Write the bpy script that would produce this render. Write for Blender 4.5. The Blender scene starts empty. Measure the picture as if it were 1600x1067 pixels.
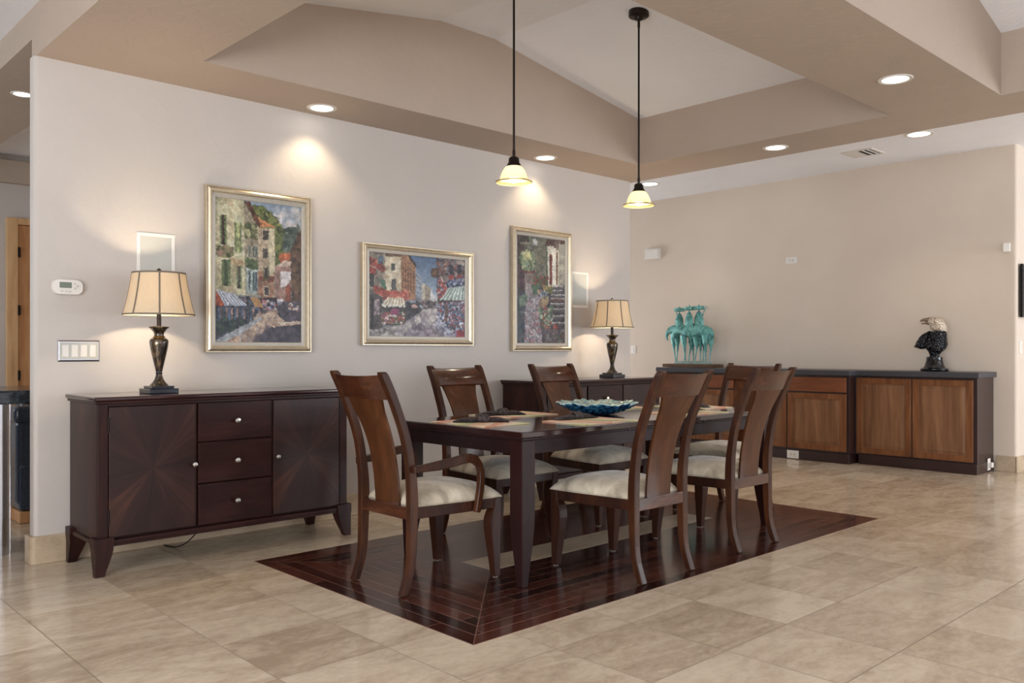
import bpy, bmesh, math, random
import numpy as np
from mathutils import Vector, Matrix
random.seed(7)
PI = math.pi
scene = bpy.context.scene
COL = scene.collection

# ------------------------------------------------------------------ camera
cam = bpy.data.cameras.new('camera')
cam.sensor_width = 36.0
cam.lens = 36.0 * 1339.7 / 1600.0
cam.shift_y = 13.0 / 1600.0
cam.clip_start = 0.05
co = bpy.data.objects.new('camera', cam)
co.location = (0, 0, 1.156)
co.rotation_euler = (PI / 2, 0, math.radians(46.614) - PI / 2)
COL.objects.link(co)
scene.camera = co

# ------------------------------------------------------------------ world, exposure
world = bpy.data.worlds.new('world')
scene.world = world
world.use_nodes = True
wb = world.node_tree.nodes['Background']
wb.inputs[0].default_value = (0.62, 0.74, 1.0, 1)
wb.inputs[1].default_value = 0.6
scene.view_settings.view_transform = 'Standard'
scene.view_settings.look = 'None'
scene.view_settings.gamma = 1.0
scene.view_settings.use_curve_mapping = False
scene.view_settings.exposure = 0.1
scene.cycles.max_bounces = 10
scene.cycles.diffuse_bounces = 6
scene.cycles.glossy_bounces = 4
scene.cycles.transmission_bounces = 6
scene.cycles.caustics_reflective = False
scene.cycles.caustics_refractive = False
scene.cycles.sample_clamp_indirect = 6.0


def area(name, loc, rot, sx, sy, power, color):
    l = bpy.data.lights.new(name, 'AREA')
    l.shape = 'RECTANGLE'
    l.size, l.size_y, l.energy, l.color = sx, sy, power, color
    o = bpy.data.objects.new(name, l)
    o.location = loc
    o.rotation_euler = rot
    COL.objects.link(o)
    return o


DAY = (0.84, 0.92, 1.0)
FILL_TINT = (0.94, 0.95, 0.96)  # tint of the added upward fill
# daylight through the windows of the walls behind the camera: sky from the upper half,
# added upward fill from the lower half, to brighten the ceilings
area('daylight_near_sky', (3.6, -3.56, 1.95), (math.radians(82), 0, 0), 6.6, 1.2, 30, DAY)
area('fill_near_up', (3.6, -3.56, 0.95), (math.radians(118), 0, 0), 6.6, 1.2, 40, FILL_TINT)  # added uplight for the ceilings, source unseen
area('fill_far_wall', (9.4, -3.56, 1.95), (math.radians(86), 0, 0), 3.6, 1.2, 120, DAY)  # unseen source, added to brighten the far wall
area('fill_far_up', (9.4, -3.56, 0.95), (math.radians(112), 0, 0), 3.6, 1.2, 160, FILL_TINT)  # added uplight for the far end, source unseen
area('daylight_hall_window', (7.7, 9.62, 1.45), (math.radians(102), 0, PI), 1.9, 2.0, 115, (0.92, 0.95, 1.0))
area('daylight_side_sky', (-2.56, 0.1, 1.95), (math.radians(82), 0, -PI / 2), 5.2, 1.2, 72, DAY)
area('fill_side_up', (-2.56, 0.1, 0.95), (math.radians(118), 0, -PI / 2), 5.2, 1.2, 255, FILL_TINT)  # added uplight from the side, lifts the ceilings
area('daylight_hall', (-2.3, 7.9, 1.6), (math.radians(95), 0, -PI / 2), 1.8, 1.6, 60, DAY)

WARM = (1.0, 0.80, 0.54)


# ------------------------------------------------------------------ helpers
def lin(c):
    return c / 12.92 if c <= 0.04045 else ((c + 0.055) / 1.055) ** 2.4


def rgb(r, g, b):
    return (lin(r / 255), lin(g / 255), lin(b / 255), 1.0)


class NT:
    def __init__(s, name, rough=0.5, metal=0.0, spec=0.5, coat=0.0, coat_rough=0.1):
        s.m = bpy.data.materials.new(name)
        s.m.use_nodes = True
        s.t = s.m.node_tree
        s.b = s.t.nodes['Principled BSDF']
        s.b.inputs['Roughness'].default_value = rough
        s.b.inputs['Metallic'].default_value = metal
        s.b.inputs['Specular IOR Level'].default_value = spec
        s.b.inputs['Coat Weight'].default_value = coat
        s.b.inputs['Coat Roughness'].default_value = coat_rough
        s.tc = s.n('ShaderNodeTexCoord')

    def n(s, k, **kw):
        n = s.t.nodes.new(k)
        for a, v in kw.items():
            setattr(n, a, v)
        return n

    def l(s, a, b):
        s.t.links.new(a, b)
        return b

    def math(s, op, a, b=None, c=None):
        n = s.n('ShaderNodeMath', operation=op)
        for i, v in enumerate((a, b, c)):
            if v is None:
                continue
            if isinstance(v, (int, float)):
                n.inputs[i].default_value = v
            else:
                s.l(v, n.inputs[i])
        return n.outputs[0]

    def mapping(s, scale, src=None, loc=(0, 0, 0), rot=(0, 0, 0)):
        mp = s.n('ShaderNodeMapping')
        mp.inputs['Scale'].default_value = scale
        mp.inputs['Location'].default_value = loc
        mp.inputs['Rotation'].default_value = rot
        s.l(src if src is not None else s.tc.outputs['Object'], mp.inputs['Vector'])
        return mp.outputs[0]

    def noise(s, vec, scale=5, detail=4, rough=0.55, dist=0.0):
        n = s.n('ShaderNodeTexNoise')
        n.inputs['Scale'].default_value = scale
        n.inputs['Detail'].default_value = detail
        n.inputs['Roughness'].default_value = rough
        n.inputs['Distortion'].default_value = dist
        s.l(vec, n.inputs['Vector'])
        return n.outputs[0]

    def ramp(s, fac, stops):
        r = s.n('ShaderNodeValToRGB')
        e = r.color_ramp.elements
        while len(e) < len(stops):
            e.new(0.5)
        for i, (p, c) in enumerate(stops):
            e[i].position = p
            e[i].color = c
        s.l(fac, r.inputs[0])
        return r.outputs[0]

    def mix(s, fac, a, b, mode='MIX'):
        n = s.n('ShaderNodeMix', data_type='RGBA', blend_type=mode)
        for i, v in ((0, fac), (6, a), (7, b)):
            if isinstance(v, (int, float)):
                n.inputs[i].default_value = v
            elif isinstance(v, tuple):
                n.inputs[i].default_value = v
            else:
                s.l(v, n.inputs[i])
        return n.outputs[2]

    def bump(s, h, strength=0.2, dist=0.01):
        n = s.n('ShaderNodeBump')
        n.inputs['Strength'].default_value = strength
        n.inputs['Distance'].default_value = dist
        s.l(h, n.inputs['Height'])
        s.l(n.outputs[0], s.b.inputs['Normal'])

    def color(s, c):
        if isinstance(c, tuple):
            s.b.inputs['Base Color'].default_value = c
        else:
            s.l(c, s.b.inputs['Base Color'])
        return s


def plain(name, c, rough=0.5, metal=0.0, spec=0.5, coat=0.0, var=0.06, scale=12, bump=0.0):
    t = NT(name, rough, metal, spec, coat)
    nz = t.noise(t.mapping((1, 1, 1)), scale)
    lo = tuple(v * (1 - var) for v in c[:3]) + (1,)
    hi = tuple(min(1, v * (1 + var)) for v in c[:3]) + (1,)
    t.color(t.ramp(nz, [(0.3, lo), (0.7, hi)]))
    if bump:
        t.bump(nz, bump, 0.004)
    return t.m


def wood(name, dark, mid, light, rough=0.3, scale=(1, 1, 1), coat=0.3, grain=30, contrast=(0.3, 0.52, 0.75)):
    """grain runs along the axis whose scale is small"""
    t = NT(name, rough + .08, 0, 0.18, coat * .35, 0.12)
    v = t.mapping(scale)
    a = t.noise(v, grain * 0.25, 5, 0.6, 0.6)
    b = t.noise(v, grain, 3, 0.7)
    f = t.math('ADD', t.math('MULTIPLY', a, 0.7), t.math('MULTIPLY', b, 0.3))
    t.color(t.ramp(f, [(contrast[0], dark), (contrast[1], mid), (contrast[2], light)]))
    t.bump(b, 0.03, 0.002)
    return t.m


def paint(name, c, var=0.025, tex=0.12):
    t = NT(name, 0.62, 0, 0.25)
    v = t.mapping((1, 1, 1))
    a = t.noise(v, 1.3, 3)
    lo = tuple(x * (1 - var) for x in c[:3]) + (1,)
    hi = tuple(min(1, x * (1 + var)) for x in c[:3]) + (1,)
    t.color(t.ramp(a, [(0.35, lo), (0.65, hi)]))
    b = t.noise(v, 9, 4, 0.6, 0.8)
    bb = t.ramp(b, [(0.42, (0, 0, 0, 1)), (0.56, (1, 1, 1, 1))])
    t.bump(bb, tex, 0.004)
    return t.m


M = {}
M['wall'] = paint('wall_paint', rgb(194, 187, 181))
M['wall_far'] = paint('wall_paint_warm_lit', rgb(212, 199, 185))  # wall paint with lamp warmth and extra light put into the colour
M['soffit'] = paint('soffit_paint', rgb(176, 160, 146), tex=0.2)
M['ceil'] = paint('ceiling_paint', rgb(232, 232, 235), tex=0.2)
M['hall_ceil'] = M['ceil']
M['white_plastic'] = plain('white_plastic', rgb(226, 222, 216), 0.35, var=0.01)
M['chrome'] = plain('chrome', rgb(205, 205, 210), 0.22, 1.0, var=0.02)
M['nickel'] = plain('satin_nickel', rgb(205, 196, 186), 0.25, 1.0, var=0.03)
M['black_gloss'] = plain('black_gloss', rgb(10, 11, 16), 0.1, coat=0.15)
M['black_screen'] = plain('black_screen', rgb(8, 9, 11), 0.2)
M['bronze_dark'] = plain('dark_bronze', rgb(42, 34, 30), 0.4, 0.7)
M['lcd'] = plain('lcd_grey', rgb(112, 122, 108), 0.3)
M['grille'] = plain('speaker_grille', rgb(186, 186, 180), 0.7, var=0.02, scale=400)
M['vent_dark'] = plain('vent_dark', rgb(52, 50, 48), 0.8)
M['white_trim'] = plain('white_trim', rgb(214, 208, 200), 0.5, var=0.01)
M['rubber'] = plain('felt_pad', rgb(120, 108, 100), 0.9)
M['cord'] = plain('black_cord', rgb(20, 18, 18), 0.6)
M['leather'] = plain('black_leather', rgb(54, 62, 76), 0.16, scale=60, var=0.2, bump=0.1)
M['granite'] = None
ESP_D, ESP_M, ESP_L = rgb(30, 14, 13), rgb(45, 22, 19), rgb(66, 36, 29)
M['espresso'] = wood('espresso_wood_across', ESP_D, ESP_M, ESP_L, 0.28, (1.2, 9, 9), 0.3, 6)
M['espresso_v'] = wood('espresso_wood_upright', ESP_D, ESP_M, ESP_L, 0.28, (9, 9, 1.2), 0.3, 6)
M['espresso_top'] = wood('espresso_wood_top', rgb(34, 15, 15), rgb(48, 23, 22), rgb(62, 32, 28), 0.06, (1.2, 9, 9), 1.6, 6)
M['table'] = wood('dining_table_wood', rgb(24, 10, 11), rgb(33, 15, 16), rgb(46, 22, 22), 0.36, (1.0, 9, 9), 0.0, 6)
M['table_v'] = wood('dining_table_leg_wood', rgb(26, 11, 11), rgb(38, 17, 16), rgb(54, 26, 23), 0.34, (9, 9, 1.0), 0.0, 6)
M['table_top'] = wood('dining_table_top_wood', rgb(30, 15, 15), rgb(42, 21, 21), rgb(56, 30, 28), 0.03, (1.0, 9, 9), 2.0, 6)
CH_D, CH_M, CH_L = rgb(34, 17, 11), rgb(58, 31, 18), rgb(94, 55, 31)
M['chair'] = wood('walnut_upright', CH_D, CH_M, CH_L, 0.26, (10, 10, 1.5), 0.35, 4)
M['chair_h'] = wood('walnut_across', CH_D, rgb(68, 35, 20), rgb(104, 60, 34), 0.16, (1.5, 10, 10), 2.0, 4)
M['splat'] = wood('walnut_splat', rgb(52, 28, 15), rgb(80, 46, 25), rgb(112, 70, 40), 0.22, (7, 7, 1.2), 0.6, 4)
M['leg_dark'] = wood('walnut_leg', rgb(32, 16, 11), rgb(52, 27, 18), rgb(78, 44, 28), 0.3, (10, 10, 1.5), 0.3, 4)
M['cherry'] = wood('cherry_frame', rgb(92, 56, 34), rgb(124, 80, 50), rgb(150, 104, 70), 0.35, (9, 9, 1.3), 0.15, 4)
M['cherry_h'] = wood('cherry_drawer', rgb(98, 56, 36), rgb(128, 78, 52), rgb(150, 98, 68), 0.35, (9, 1.3, 9), 0.15, 4)
M['cherry_p'] = wood('cherry_panel', rgb(98, 66, 45), rgb(130, 93, 66), rgb(156, 116, 86), 0.38, (1, 14, 0.9), 0.12, 4)
M['cab_dark'] = plain('dark_cabinet_side', rgb(46, 26, 24), 0.35, coat=0.2, var=0.12)
M['counter'] = plain('charcoal_slab', rgb(62, 62, 68), 0.42, var=0.12, scale=40, spec=0.5)
M['pine'] = wood('knotty_alder', rgb(150, 98, 60), rgb(190, 140, 96), rgb(214, 170, 124), 0.4, (6, 6, 0.7), 0.1, 4, (0.3, 0.5, 0.72))
M['frame'] = plain('champagne_frame', rgb(206, 192, 168), 0.3, 0.7, var=0.08, scale=30)
M['liner'] = plain('silver_liner', rgb(204, 198, 188), 0.4, 0.4, var=0.04, scale=60)
M['iron'] = plain('blackened_iron', rgb(28, 24, 22), 0.45, 0.6)
M['tag'] = plain('blue_white_tag', rgb(170, 190, 215), 0.6, var=0.25, scale=80)


def seat_mat():
    t = NT('cream_velvet', 0.75, 0, 0.25)
    t.b.inputs['Sheen Weight'].default_value = 0.35
    t.b.inputs['Sheen Roughness'].default_value = 0.4
    n = t.noise(t.mapping((5, 7, 5)), 1.2, 3, 0.55, 0.6)
    t.color(t.ramp(n, [(0.34, rgb(158, 146, 128)), (0.5, rgb(192, 180, 160)), (0.66, rgb(214, 203, 184))]))
    t.bump(t.noise(t.mapping((1, 1, 1)), 260, 2), 0.08, 0.001)
    return t.m


M['seat'] = seat_mat()


def granite():
    t = NT('black_speckled_granite', 0.15)
    n = t.noise(t.mapping((1, 1, 1)), 22, 6, 0.7, 1.0)
    t.color(t.ramp(n, [(0.45, rgb(30, 33, 38)), (0.62, rgb(62, 70, 78)), (0.7, rgb(170, 140, 130))]))
    return t.m


M['granite'] = granite()


def travertine(name, tile=True, c=((168, 149, 127), (195, 177, 154), (213, 197, 175))):
    t = NT(name, 0.16 if tile else 0.35, 0, 0.5)
    obj = t.tc.outputs['Object']
    if tile:
        S = 0.463
        sp = t.n('ShaderNodeSeparateXYZ')
        t.l(obj, sp.inputs[0])
        ux = t.math('DIVIDE', t.math('SUBTRACT', sp.outputs[0], 1.01 - S * 20), S)
        uy = t.math('DIVIDE', t.math('SUBTRACT', sp.outputs[1], 4.144 - S * 30), S)
        ix, iy = t.math('FLOOR', ux), t.math('FLOOR', uy)
        fx, fy = t.math('FRACT', ux), t.math('FRACT', uy)
        cb = t.n('ShaderNodeCombineXYZ')
        t.l(ix, cb.inputs[0])
        t.l(iy, cb.inputs[1])
        wn = t.n('ShaderNodeTexWhiteNoise')
        t.l(cb.outputs[0], wn.inputs[0])
        off = t.n('ShaderNodeVectorMath', operation='SCALE')
        t.l(wn.outputs['Color'], off.inputs[0])
        off.inputs['Scale'].default_value = 40
        add = t.n('ShaderNodeVectorMath', operation='ADD')
        t.l(obj, add.inputs[0])
        t.l(off.outputs[0], add.inputs[1])
        vec = add.outputs[0]
        ex = t.math('MINIMUM', fx, t.math('SUBTRACT', 1.0, fx))
        ey = t.math('MINIMUM', fy, t.math('SUBTRACT', 1.0, fy))
        grout = t.math('LESS_THAN', t.math('MINIMUM', ex, ey), 0.005)
    else:
        vec = obj
    v1 = t.mapping((2.2, 5.0, 5.0), vec, rot=(0, 0, 0.2))
    a = t.noise(v1, 1.1, 6, 0.62, 1.2)
    b = t.noise(t.mapping((5, 8, 8), vec), 4.0, 6, 0.7, 0.5)
    f = t.math('ADD', t.math('MULTIPLY', a, 0.62), t.math('MULTIPLY', b, 0.38))
    if tile:
        f = t.math('ADD', f, t.math('MULTIPLY', t.math('SUBTRACT', wn.outputs['Value'], 0.5), 0.17))
    col = t.ramp(f, [(0.34, rgb(*c[0])), (0.5, rgb(*c[1])), (0.66, rgb(*c[2]))])
    # small pits and veins
    p = t.noise(t.mapping((7, 14, 14), vec), 6, 5, 0.75, 2.0)
    pit = t.ramp(p, [(0.69, (0, 0, 0, 1)), (0.76, (1, 1, 1, 1))])
    col = t.mix(t.math('MULTIPLY', pit, 0.5), col, rgb(112, 90, 72))
    if tile:
        col = t.mix(t.math('MULTIPLY', grout, 0.8), col, rgb(126, 108, 90))
        rr = t.math('ADD', t.math('MULTIPLY', b, 0.16), 0.09)
        rr = t.math('ADD', rr, t.math('MULTIPLY', grout, 0.4))
        t.l(rr, t.b.inputs['Roughness'])
        t.bump(grout, -0.15, 0.001)
    t.color(col)
    return t.m


M['floor'] = travertine('travertine_tiles')
M['trav'] = travertine('travertine_base', False, ((168, 148, 122), (190, 170, 144), (204, 186, 162)))


def plank_mat():
    t = NT('mitred_wood_planks', 0.2, 0, 0.5, 0.25, 0.08)
    sp = t.n('ShaderNodeSeparateXYZ')
    t.l(t.tc.outputs['Object'], sp.inputs[0])
    x, y = sp.outputs[0], sp.outputs[1]
    dx = t.math('SUBTRACT', 1.83, t.math('ABSOLUTE', x))
    dy = t.math('SUBTRACT', 0.915, t.math('ABSOLUTE', y))
    side = t.math('LESS_THAN', dx, dy)          # 1: boards run along y
    m = t.math('MINIMUM', dx, dy)
    w = t.math('DIVIDE', m, 0.0795)
    ring = t.math('FLOOR', w)
    fr = t.math('FRACT', w)
    inv = t.math('SUBTRACT', 1.0, side)
    along = t.math('ADD', t.math('MULTIPLY', side, y), t.math('MULTIPLY', inv, x))
    sgn = t.math('ADD', t.math('MULTIPLY', side, t.math('SIGN', x)), t.math('MULTIPLY', inv, t.math('MULTIPLY', t.math('SIGN', y), 2.0)))
    seed = t.math('ADD', t.math('MULTIPLY', ring, 7.31), t.math('MULTIPLY', sgn, 3.77))
    shift = t.math('FRACT', t.math('MULTIPLY', seed, 0.618))
    al = t.math('ADD', t.math('DIVIDE', along, 0.92), t.math('ADD', shift, 20.0))
    bi = t.math('FLOOR', al)
    bf = t.math('FRACT', al)
    cb = t.n('ShaderNodeCombineXYZ')
    t.l(seed, cb.inputs[0])
    t.l(bi, cb.inputs[1])
    wn = t.n('ShaderNodeTexWhiteNoise')
    t.l(cb.outputs[0], wn.inputs[0])
    gv = t.n('ShaderNodeCombineXYZ')
    t.l(t.math('MULTIPLY', along, 1.6), gv.inputs[0])
    t.l(t.math('MULTIPLY', m, 26.0), gv.inputs[1])
    t.l(seed, gv.inputs[2])
    g = t.noise(gv.outputs[0], 2.2, 5, 0.6, 0.4)
    f = t.math('ADD', t.math('MULTIPLY', g, 0.5), t.math('MULTIPLY', wn.outputs['Value'], 0.5))
    col = t.ramp(f, [(0.25, rgb(30, 12, 10)), (0.5, rgb(54, 23, 18)), (0.75, rgb(80, 42, 32))])
    e = t.math('MINIMUM', fr, t.math('SUBTRACT', 1.0, fr))
    seam = t.math('LESS_THAN', e, 0.036)
    seam2 = t.math('LESS_THAN', bf, 0.004)
    mit = t.math('LESS_THAN', t.math('ABSOLUTE', t.math('SUBTRACT', dx, dy)), 0.004)
    sm = t.math('MAXIMUM', t.math('MAXIMUM', seam, seam2), mit)
    col = t.mix(t.math('MULTIPLY', sm, 0.85), col, rgb(122, 90, 78))
    t.color(col)
    t.l(t.math('ADD', 0.13, t.math('MULTIPLY', g, 0.14)), t.b.inputs['Roughness'])
    return t.m


M['plank'] = plank_mat()


def starburst(name):
    t = NT(name, 0.36, 0, 0.32, 0.1, 0.12)
    sp = t.n('ShaderNodeSeparateXYZ')
    t.l(t.tc.outputs['Object'], sp.inputs[0])
    ang = t.math('ARCTAN2', sp.outputs[2], sp.outputs[0])
    # eight wedges, mirrored veneer
    k = t.math('DIVIDE', ang, PI / 4)
    tri = t.math('PINGPONG', k, 1.0)
    r = t.math('SQRT', t.math('ADD', t.math('MULTIPLY', sp.outputs[0], sp.outputs[0]), t.math('MULTIPLY', sp.outputs[2], sp.outputs[2])))
    cb = t.n('ShaderNodeCombineXYZ')
    t.l(t.math('MULTIPLY', tri, 3.2), cb.inputs[0])
    t.l(t.math('MULTIPLY', r, 1.2), cb.inputs[1])
    t.l(t.math('MULTIPLY', t.math('FLOOR', t.math('MULTIPLY', k, 0.5)), 3.1), cb.inputs[2])
    a = t.noise(cb.outputs[0], 1.3, 5, 0.62, 0.4)
    f = t.math('ADD', t.math('MULTIPLY', a, 0.85), t.math('MULTIPLY', tri, 0.15))
    t.color(t.ramp(f, [(0.30, rgb(29, 14, 12)), (0.52, rgb(45, 23, 18)), (0.80, rgb(80, 47, 34))]))
    return t.m


M['burst'] = starburst('starburst_veneer')


# ------------------------------------------------------------------ mesh building
class MB:
    def __init__(s):
        s.v, s.f, s.mi = [], [], []

    def add(s, vs, fs, mi=0):
        o = len(s.v)
        s.v += [tuple(v) for v in vs]
        s.f += [tuple(i + o for i in f) for f in fs]
        s.mi += [mi] * len(fs)
        return s

    def box(s, x0, x1, y0, y1, z0, z1, mi=0):
        return s.add([(x0, y0, z0), (x1, y0, z0), (x1, y1, z0), (x0, y1, z0), (x0, y0, z1), (x1, y0, z1), (x1, y1, z1), (x0, y1, z1)],
                     [(0, 3, 2, 1), (4, 5, 6, 7), (0, 1, 5, 4), (1, 2, 6, 5), (2, 3, 7, 6), (3, 0, 4, 7)], mi)

    def loft(s, rings, mi=0, cap=True, closed=False):
        n = len(rings[0])
        vs = [p for r in rings for p in r]
        fs = []
        R = len(rings)
        for i in range(R if closed else R - 1):
            a, b = i * n, ((i + 1) % R) * n
            for j in range(n):
                k = (j + 1) % n
                fs.append((a + j, a + k, b + k, b + j))
        if cap and not closed:
            fs.append(tuple(range(n))[::-1])
            fs.append(tuple(range((R - 1) * n, R * n)))
        return s.add(vs, fs, mi)

    def lathe(s, prof, seg=32, c=(0, 0, 0), mi=0, cap=True, wob=None):
        rings = []
        for r, z in prof:
            rings.append([(c[0] + r * math.cos(2 * PI * i / seg), c[1] + r * math.sin(2 * PI * i / seg), c[2] + z) for i in range(seg)])
        return s.loft(rings, mi, cap)

    def tube(s, pts, rad, seg=10, mi=0, ell=1.0):
        pts = [Vector(p) for p in pts]
        if isinstance(rad, (int, float)):
            rad = [rad] * len(pts)
        rings = []
        up = None
        for i, p in enumerate(pts):
            d = (pts[min(i + 1, len(pts) - 1)] - pts[max(i - 1, 0)]).normalized()
            if up is None:
                up = Vector((0, 0, 1)) if abs(d.z) < 0.9 else Vector((0, 1, 0))
            a = d.cross(up)
            if a.length < 1e-4:
                a = d.cross(Vector((1, 0, 0)))
            a.normalize()
            b = a.cross(d).normalized()
            up = b
            rings.append([p + a * rad[i] * math.cos(2 * PI * k / seg) + b * rad[i] * ell * math.sin(2 * PI * k / seg) for k in range(seg)])
        return s.loft(rings, mi)

    def prism(s, poly, z0, z1, mi=0):
        return s.loft([[(x, y, z0) for x, y in poly], [(x, y, z1) for x, y in poly]], mi)

    def build(s, name, mat, parent=None, loc=(0, 0, 0), rot=(0, 0, 0), bevel=0.0, seg=2, smooth=False, auto=True, solid=0.0):
        me = bpy.data.meshes.new(name)
        me.from_pydata(s.v, [], s.f)
        for m in (mat if isinstance(mat, (list, tuple)) else [mat]):
            me.materials.append(m)
        me.polygons.foreach_set('material_index', s.mi)
        bm = bmesh.new()
        bm.from_mesh(me)
        bmesh.ops.recalc_face_normals(bm, faces=bm.faces)
        if smooth:
            for f in bm.faces:
                f.smooth = True
            for e in bm.edges:
                if len(e.link_faces) == 2 and e.calc_face_angle(0) > math.radians(38):
                    e.smooth = False
        bm.to_mesh(me)
        bm.free()
        o = bpy.data.objects.new(name, me)
        COL.objects.link(o)
        o.location = loc
        o.rotation_euler = rot
        if parent is not None:
            o.parent = parent
        if solid:
            m = o.modifiers.new('solid', 'SOLIDIFY')
            m.thickness = solid
        if bevel:
            m = o.modifiers.new('bevel', 'BEVEL')
            m.width = bevel
            m.segments = seg
            m.limit_method = 'ANGLE'
            m.angle_limit = math.radians(40)
            m.harden_normals = False
        return o


def tag(o, label=None, cat=None, group=None, kind=None):
    if label:
        o['label'] = label
    if cat:
        o['category'] = cat
    if group:
        o['group'] = group
    if kind:
        o['kind'] = kind
    return o


def empty(name, loc, rz=0.0, label=None, cat=None, group=None):
    o = bpy.data.objects.new(name, None)
    o.empty_display_size = 0.1
    o.location = loc
    o.rotation_euler = (0, 0, rz)
    COL.objects.link(o)
    return tag(o, label, cat, group)


def copy_tree(o, parent=None):
    c = o.copy()
    COL.objects.link(c)
    if parent is not None:
        c.parent = parent
    for ch in [x for x in bpy.data.objects if x.parent == o]:
        copy_tree(ch, c)
    return c


def struct(o):
    o['kind'] = 'structure'
    return o


def rrect(x0, x1, y0, y1, r, corners=(1, 1, 1, 1), n=6):
    """footprint with rounded corners; corners: (x0y0, x1y0, x1y1, x0y1)"""
    out = []
    for (cx, cy, sx, sy, a0, on) in ((x0, y0, 1, 1, PI, corners[0]), (x1, y0, -1, 1, 1.5 * PI, corners[1]), (x1, y1, -1, -1, 0, corners[2]), (x0, y1, 1, -1, 0.5 * PI, corners[3])):
        if not on:
            out.append((cx, cy))
            continue
        for i in range(n + 1):
            a = a0 + 0.5 * PI * i / n
            out.append((cx + sx * r + r * math.cos(a), cy + sy * r + r * math.sin(a)))
    return out


def interp(tab, z):
    if z <= tab[0][0]:
        return tab[0][1]
    for (a, va), (b, vb) in zip(tab, tab[1:]):
        if z <= b:
            t = (z - a) / (b - a)
            return va + (vb - va) * t
    return tab[-1][1]


def sm_interp(tab, z):
    """Catmull-Rom through table points"""
    n = len(tab)
    if z <= tab[0][0]:
        return tab[0][1]
    if z >= tab[-1][0]:
        return tab[-1][1]
    for i in range(n - 1):
        if z <= tab[i + 1][0]:
            x1, y1 = tab[i]
            x2, y2 = tab[i + 1]
            x0, y0 = tab[i - 1] if i > 0 else (2 * x1 - x2, 2 * y1 - y2)
            x3, y3 = tab[i + 2] if i + 2 < n else (2 * x2 - x1, 2 * y2 - y1)
            m1 = (y2 - y0) / (x2 - x0) * (x2 - x1)
            m2 = (y3 - y1) / (x3 - x1) * (x2 - x1)
            t = (z - x1) / (x2 - x1)
            return (2 * t ** 3 - 3 * t ** 2 + 1) * y1 + (t ** 3 - 2 * t ** 2 + t) * m1 + (-2 * t ** 3 + 3 * t ** 2) * y2 + (t ** 3 - t ** 2) * m2


# ------------------------------------------------------------------ the room
S1 = 2.742      # dark soffit underside
S2 = 3.095      # white ceiling by the far wall
HC = 3.02       # ceiling on the camera's side
YA = 5.12       # face of the picture wall
floor = struct(MB().box(-2.6, 12.0, -3.6, 9.8, -0.1, 0).build('floor', M['floor']))
inlay = MB().box(-1.83, 1.83, -0.915, 0.915, -0.002, 0.0015).build('wood_inlay', M['plank'], floor, (4.025, 3.457, 0))
strip = MB().box(-1.02, 1.02, -0.122, 0.122, 0.001, 0.002).build('tile_strip', M['trav'], floor, (4.025, 3.455, 0))

struct(MB().prism(rrect(1.30, 6.385, YA, YA + 0.1, 0.024), 0, S1).build('wall_left', M['wall'], smooth=True))
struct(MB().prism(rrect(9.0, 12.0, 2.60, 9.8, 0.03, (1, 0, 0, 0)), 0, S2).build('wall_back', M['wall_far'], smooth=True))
struct(MB().box(-2.6, 9.0, 9.65, 9.8, 0, S2).build('wall_hall', M['wall']))
struct(MB().box(11.9, 12.0, -3.6, 2.6, 0, S2).build('wall_right', M['wall']))


def window_wall(name, a0, a1, openings, z_top, along, at, th):
    b = MB()

    def seg(p, q, z0, z1):
        if along == 'x':
            b.box(p, q, at, at + th, z0, z1)
        else:
            b.box(at, at + th, p, q, z0, z1)
    prev = a0
    for (p, q, z0, z1) in openings:
        seg(prev, p, 0, z_top)
        seg(p, q, 0, z0)
        seg(p, q, z1, z_top)
        prev = q
    seg(prev, a1, 0, z_top)
    return struct(b.build(name, M['wall']))


OX = [(0.3, 2.4, 0.3, 2.6), (2.55, 4.65, 0.3, 2.6), (4.8, 6.9, 0.3, 2.6), (7.6, 11.2, 0.3, 2.6)]  # last opening added for the far wall's fill light
OY = [(-2.5, 0.0, 0.3, 2.6), (0.15, 2.7, 0.3, 2.6), (7.0, 8.8, .8, 2.4)]
window_wall('wall_near', -2.6, 12.0, OX, 3.9, 'x', -3.5, 0.12)
window_wall('wall_side', -3.6, 9.8, OY, 3.2, 'y', -2.5, 0.12)
k = 1
for (p, q, z0, z1) in OX:
    w = struct(MB().box(p, p + 0.05, -3.48, -3.4, z0, z1).box(q - 0.05, q, -3.48, -3.4, z0, z1).box(p + 0.05, q - 0.05, -3.48, -3.4, z0, z0 + 0.05)
               .box(p + 0.05, q - 0.05, -3.48, -3.4, z1 - 0.05, z1).build('window_%d' % k, M['white_trim']))
    k += 1
for (p, q, z0, z1) in OY:
    w = struct(MB().box(-2.48, -2.4, p, p + 0.05, z0, z1).box(-2.48, -2.4, q - 0.05, q, z0, z1).box(-2.48, -2.4, p + 0.05, q - 0.05, z0, z0 + 0.05)
               .box(-2.48, -2.4, p + 0.05, q - 0.05, z1 - 0.05, z1).build('window_%d' % k, M['white_trim']))
    k += 1

struct(MB().box(6.72, 6.77, 9.6, 9.66, .45, 2.45).box(8.63, 8.68, 9.6, 9.66, .45, 2.45).box(6.77, 8.63, 9.6, 9.66, .45, .5).box(6.77, 8.63, 9.6, 9.66, 2.4, 2.45).build('window_%d' % k, M['white_trim']))

# tray over the dining table, its gabled ceiling rising to a flat ridge
TX0, TX1, TY0, TY1 = 2.005, 5.84, 2.455, 4.595
EX, EY = 5.885, 1.79        # corner of the neighbouring coffer
XF = 6.42                   # far edge of the dark soffit


def gable(x):
    return interp([(2.0, 3.135), (3.67, 3.405), (4.17, 3.405), (5.84, 3.135)], x)


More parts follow.
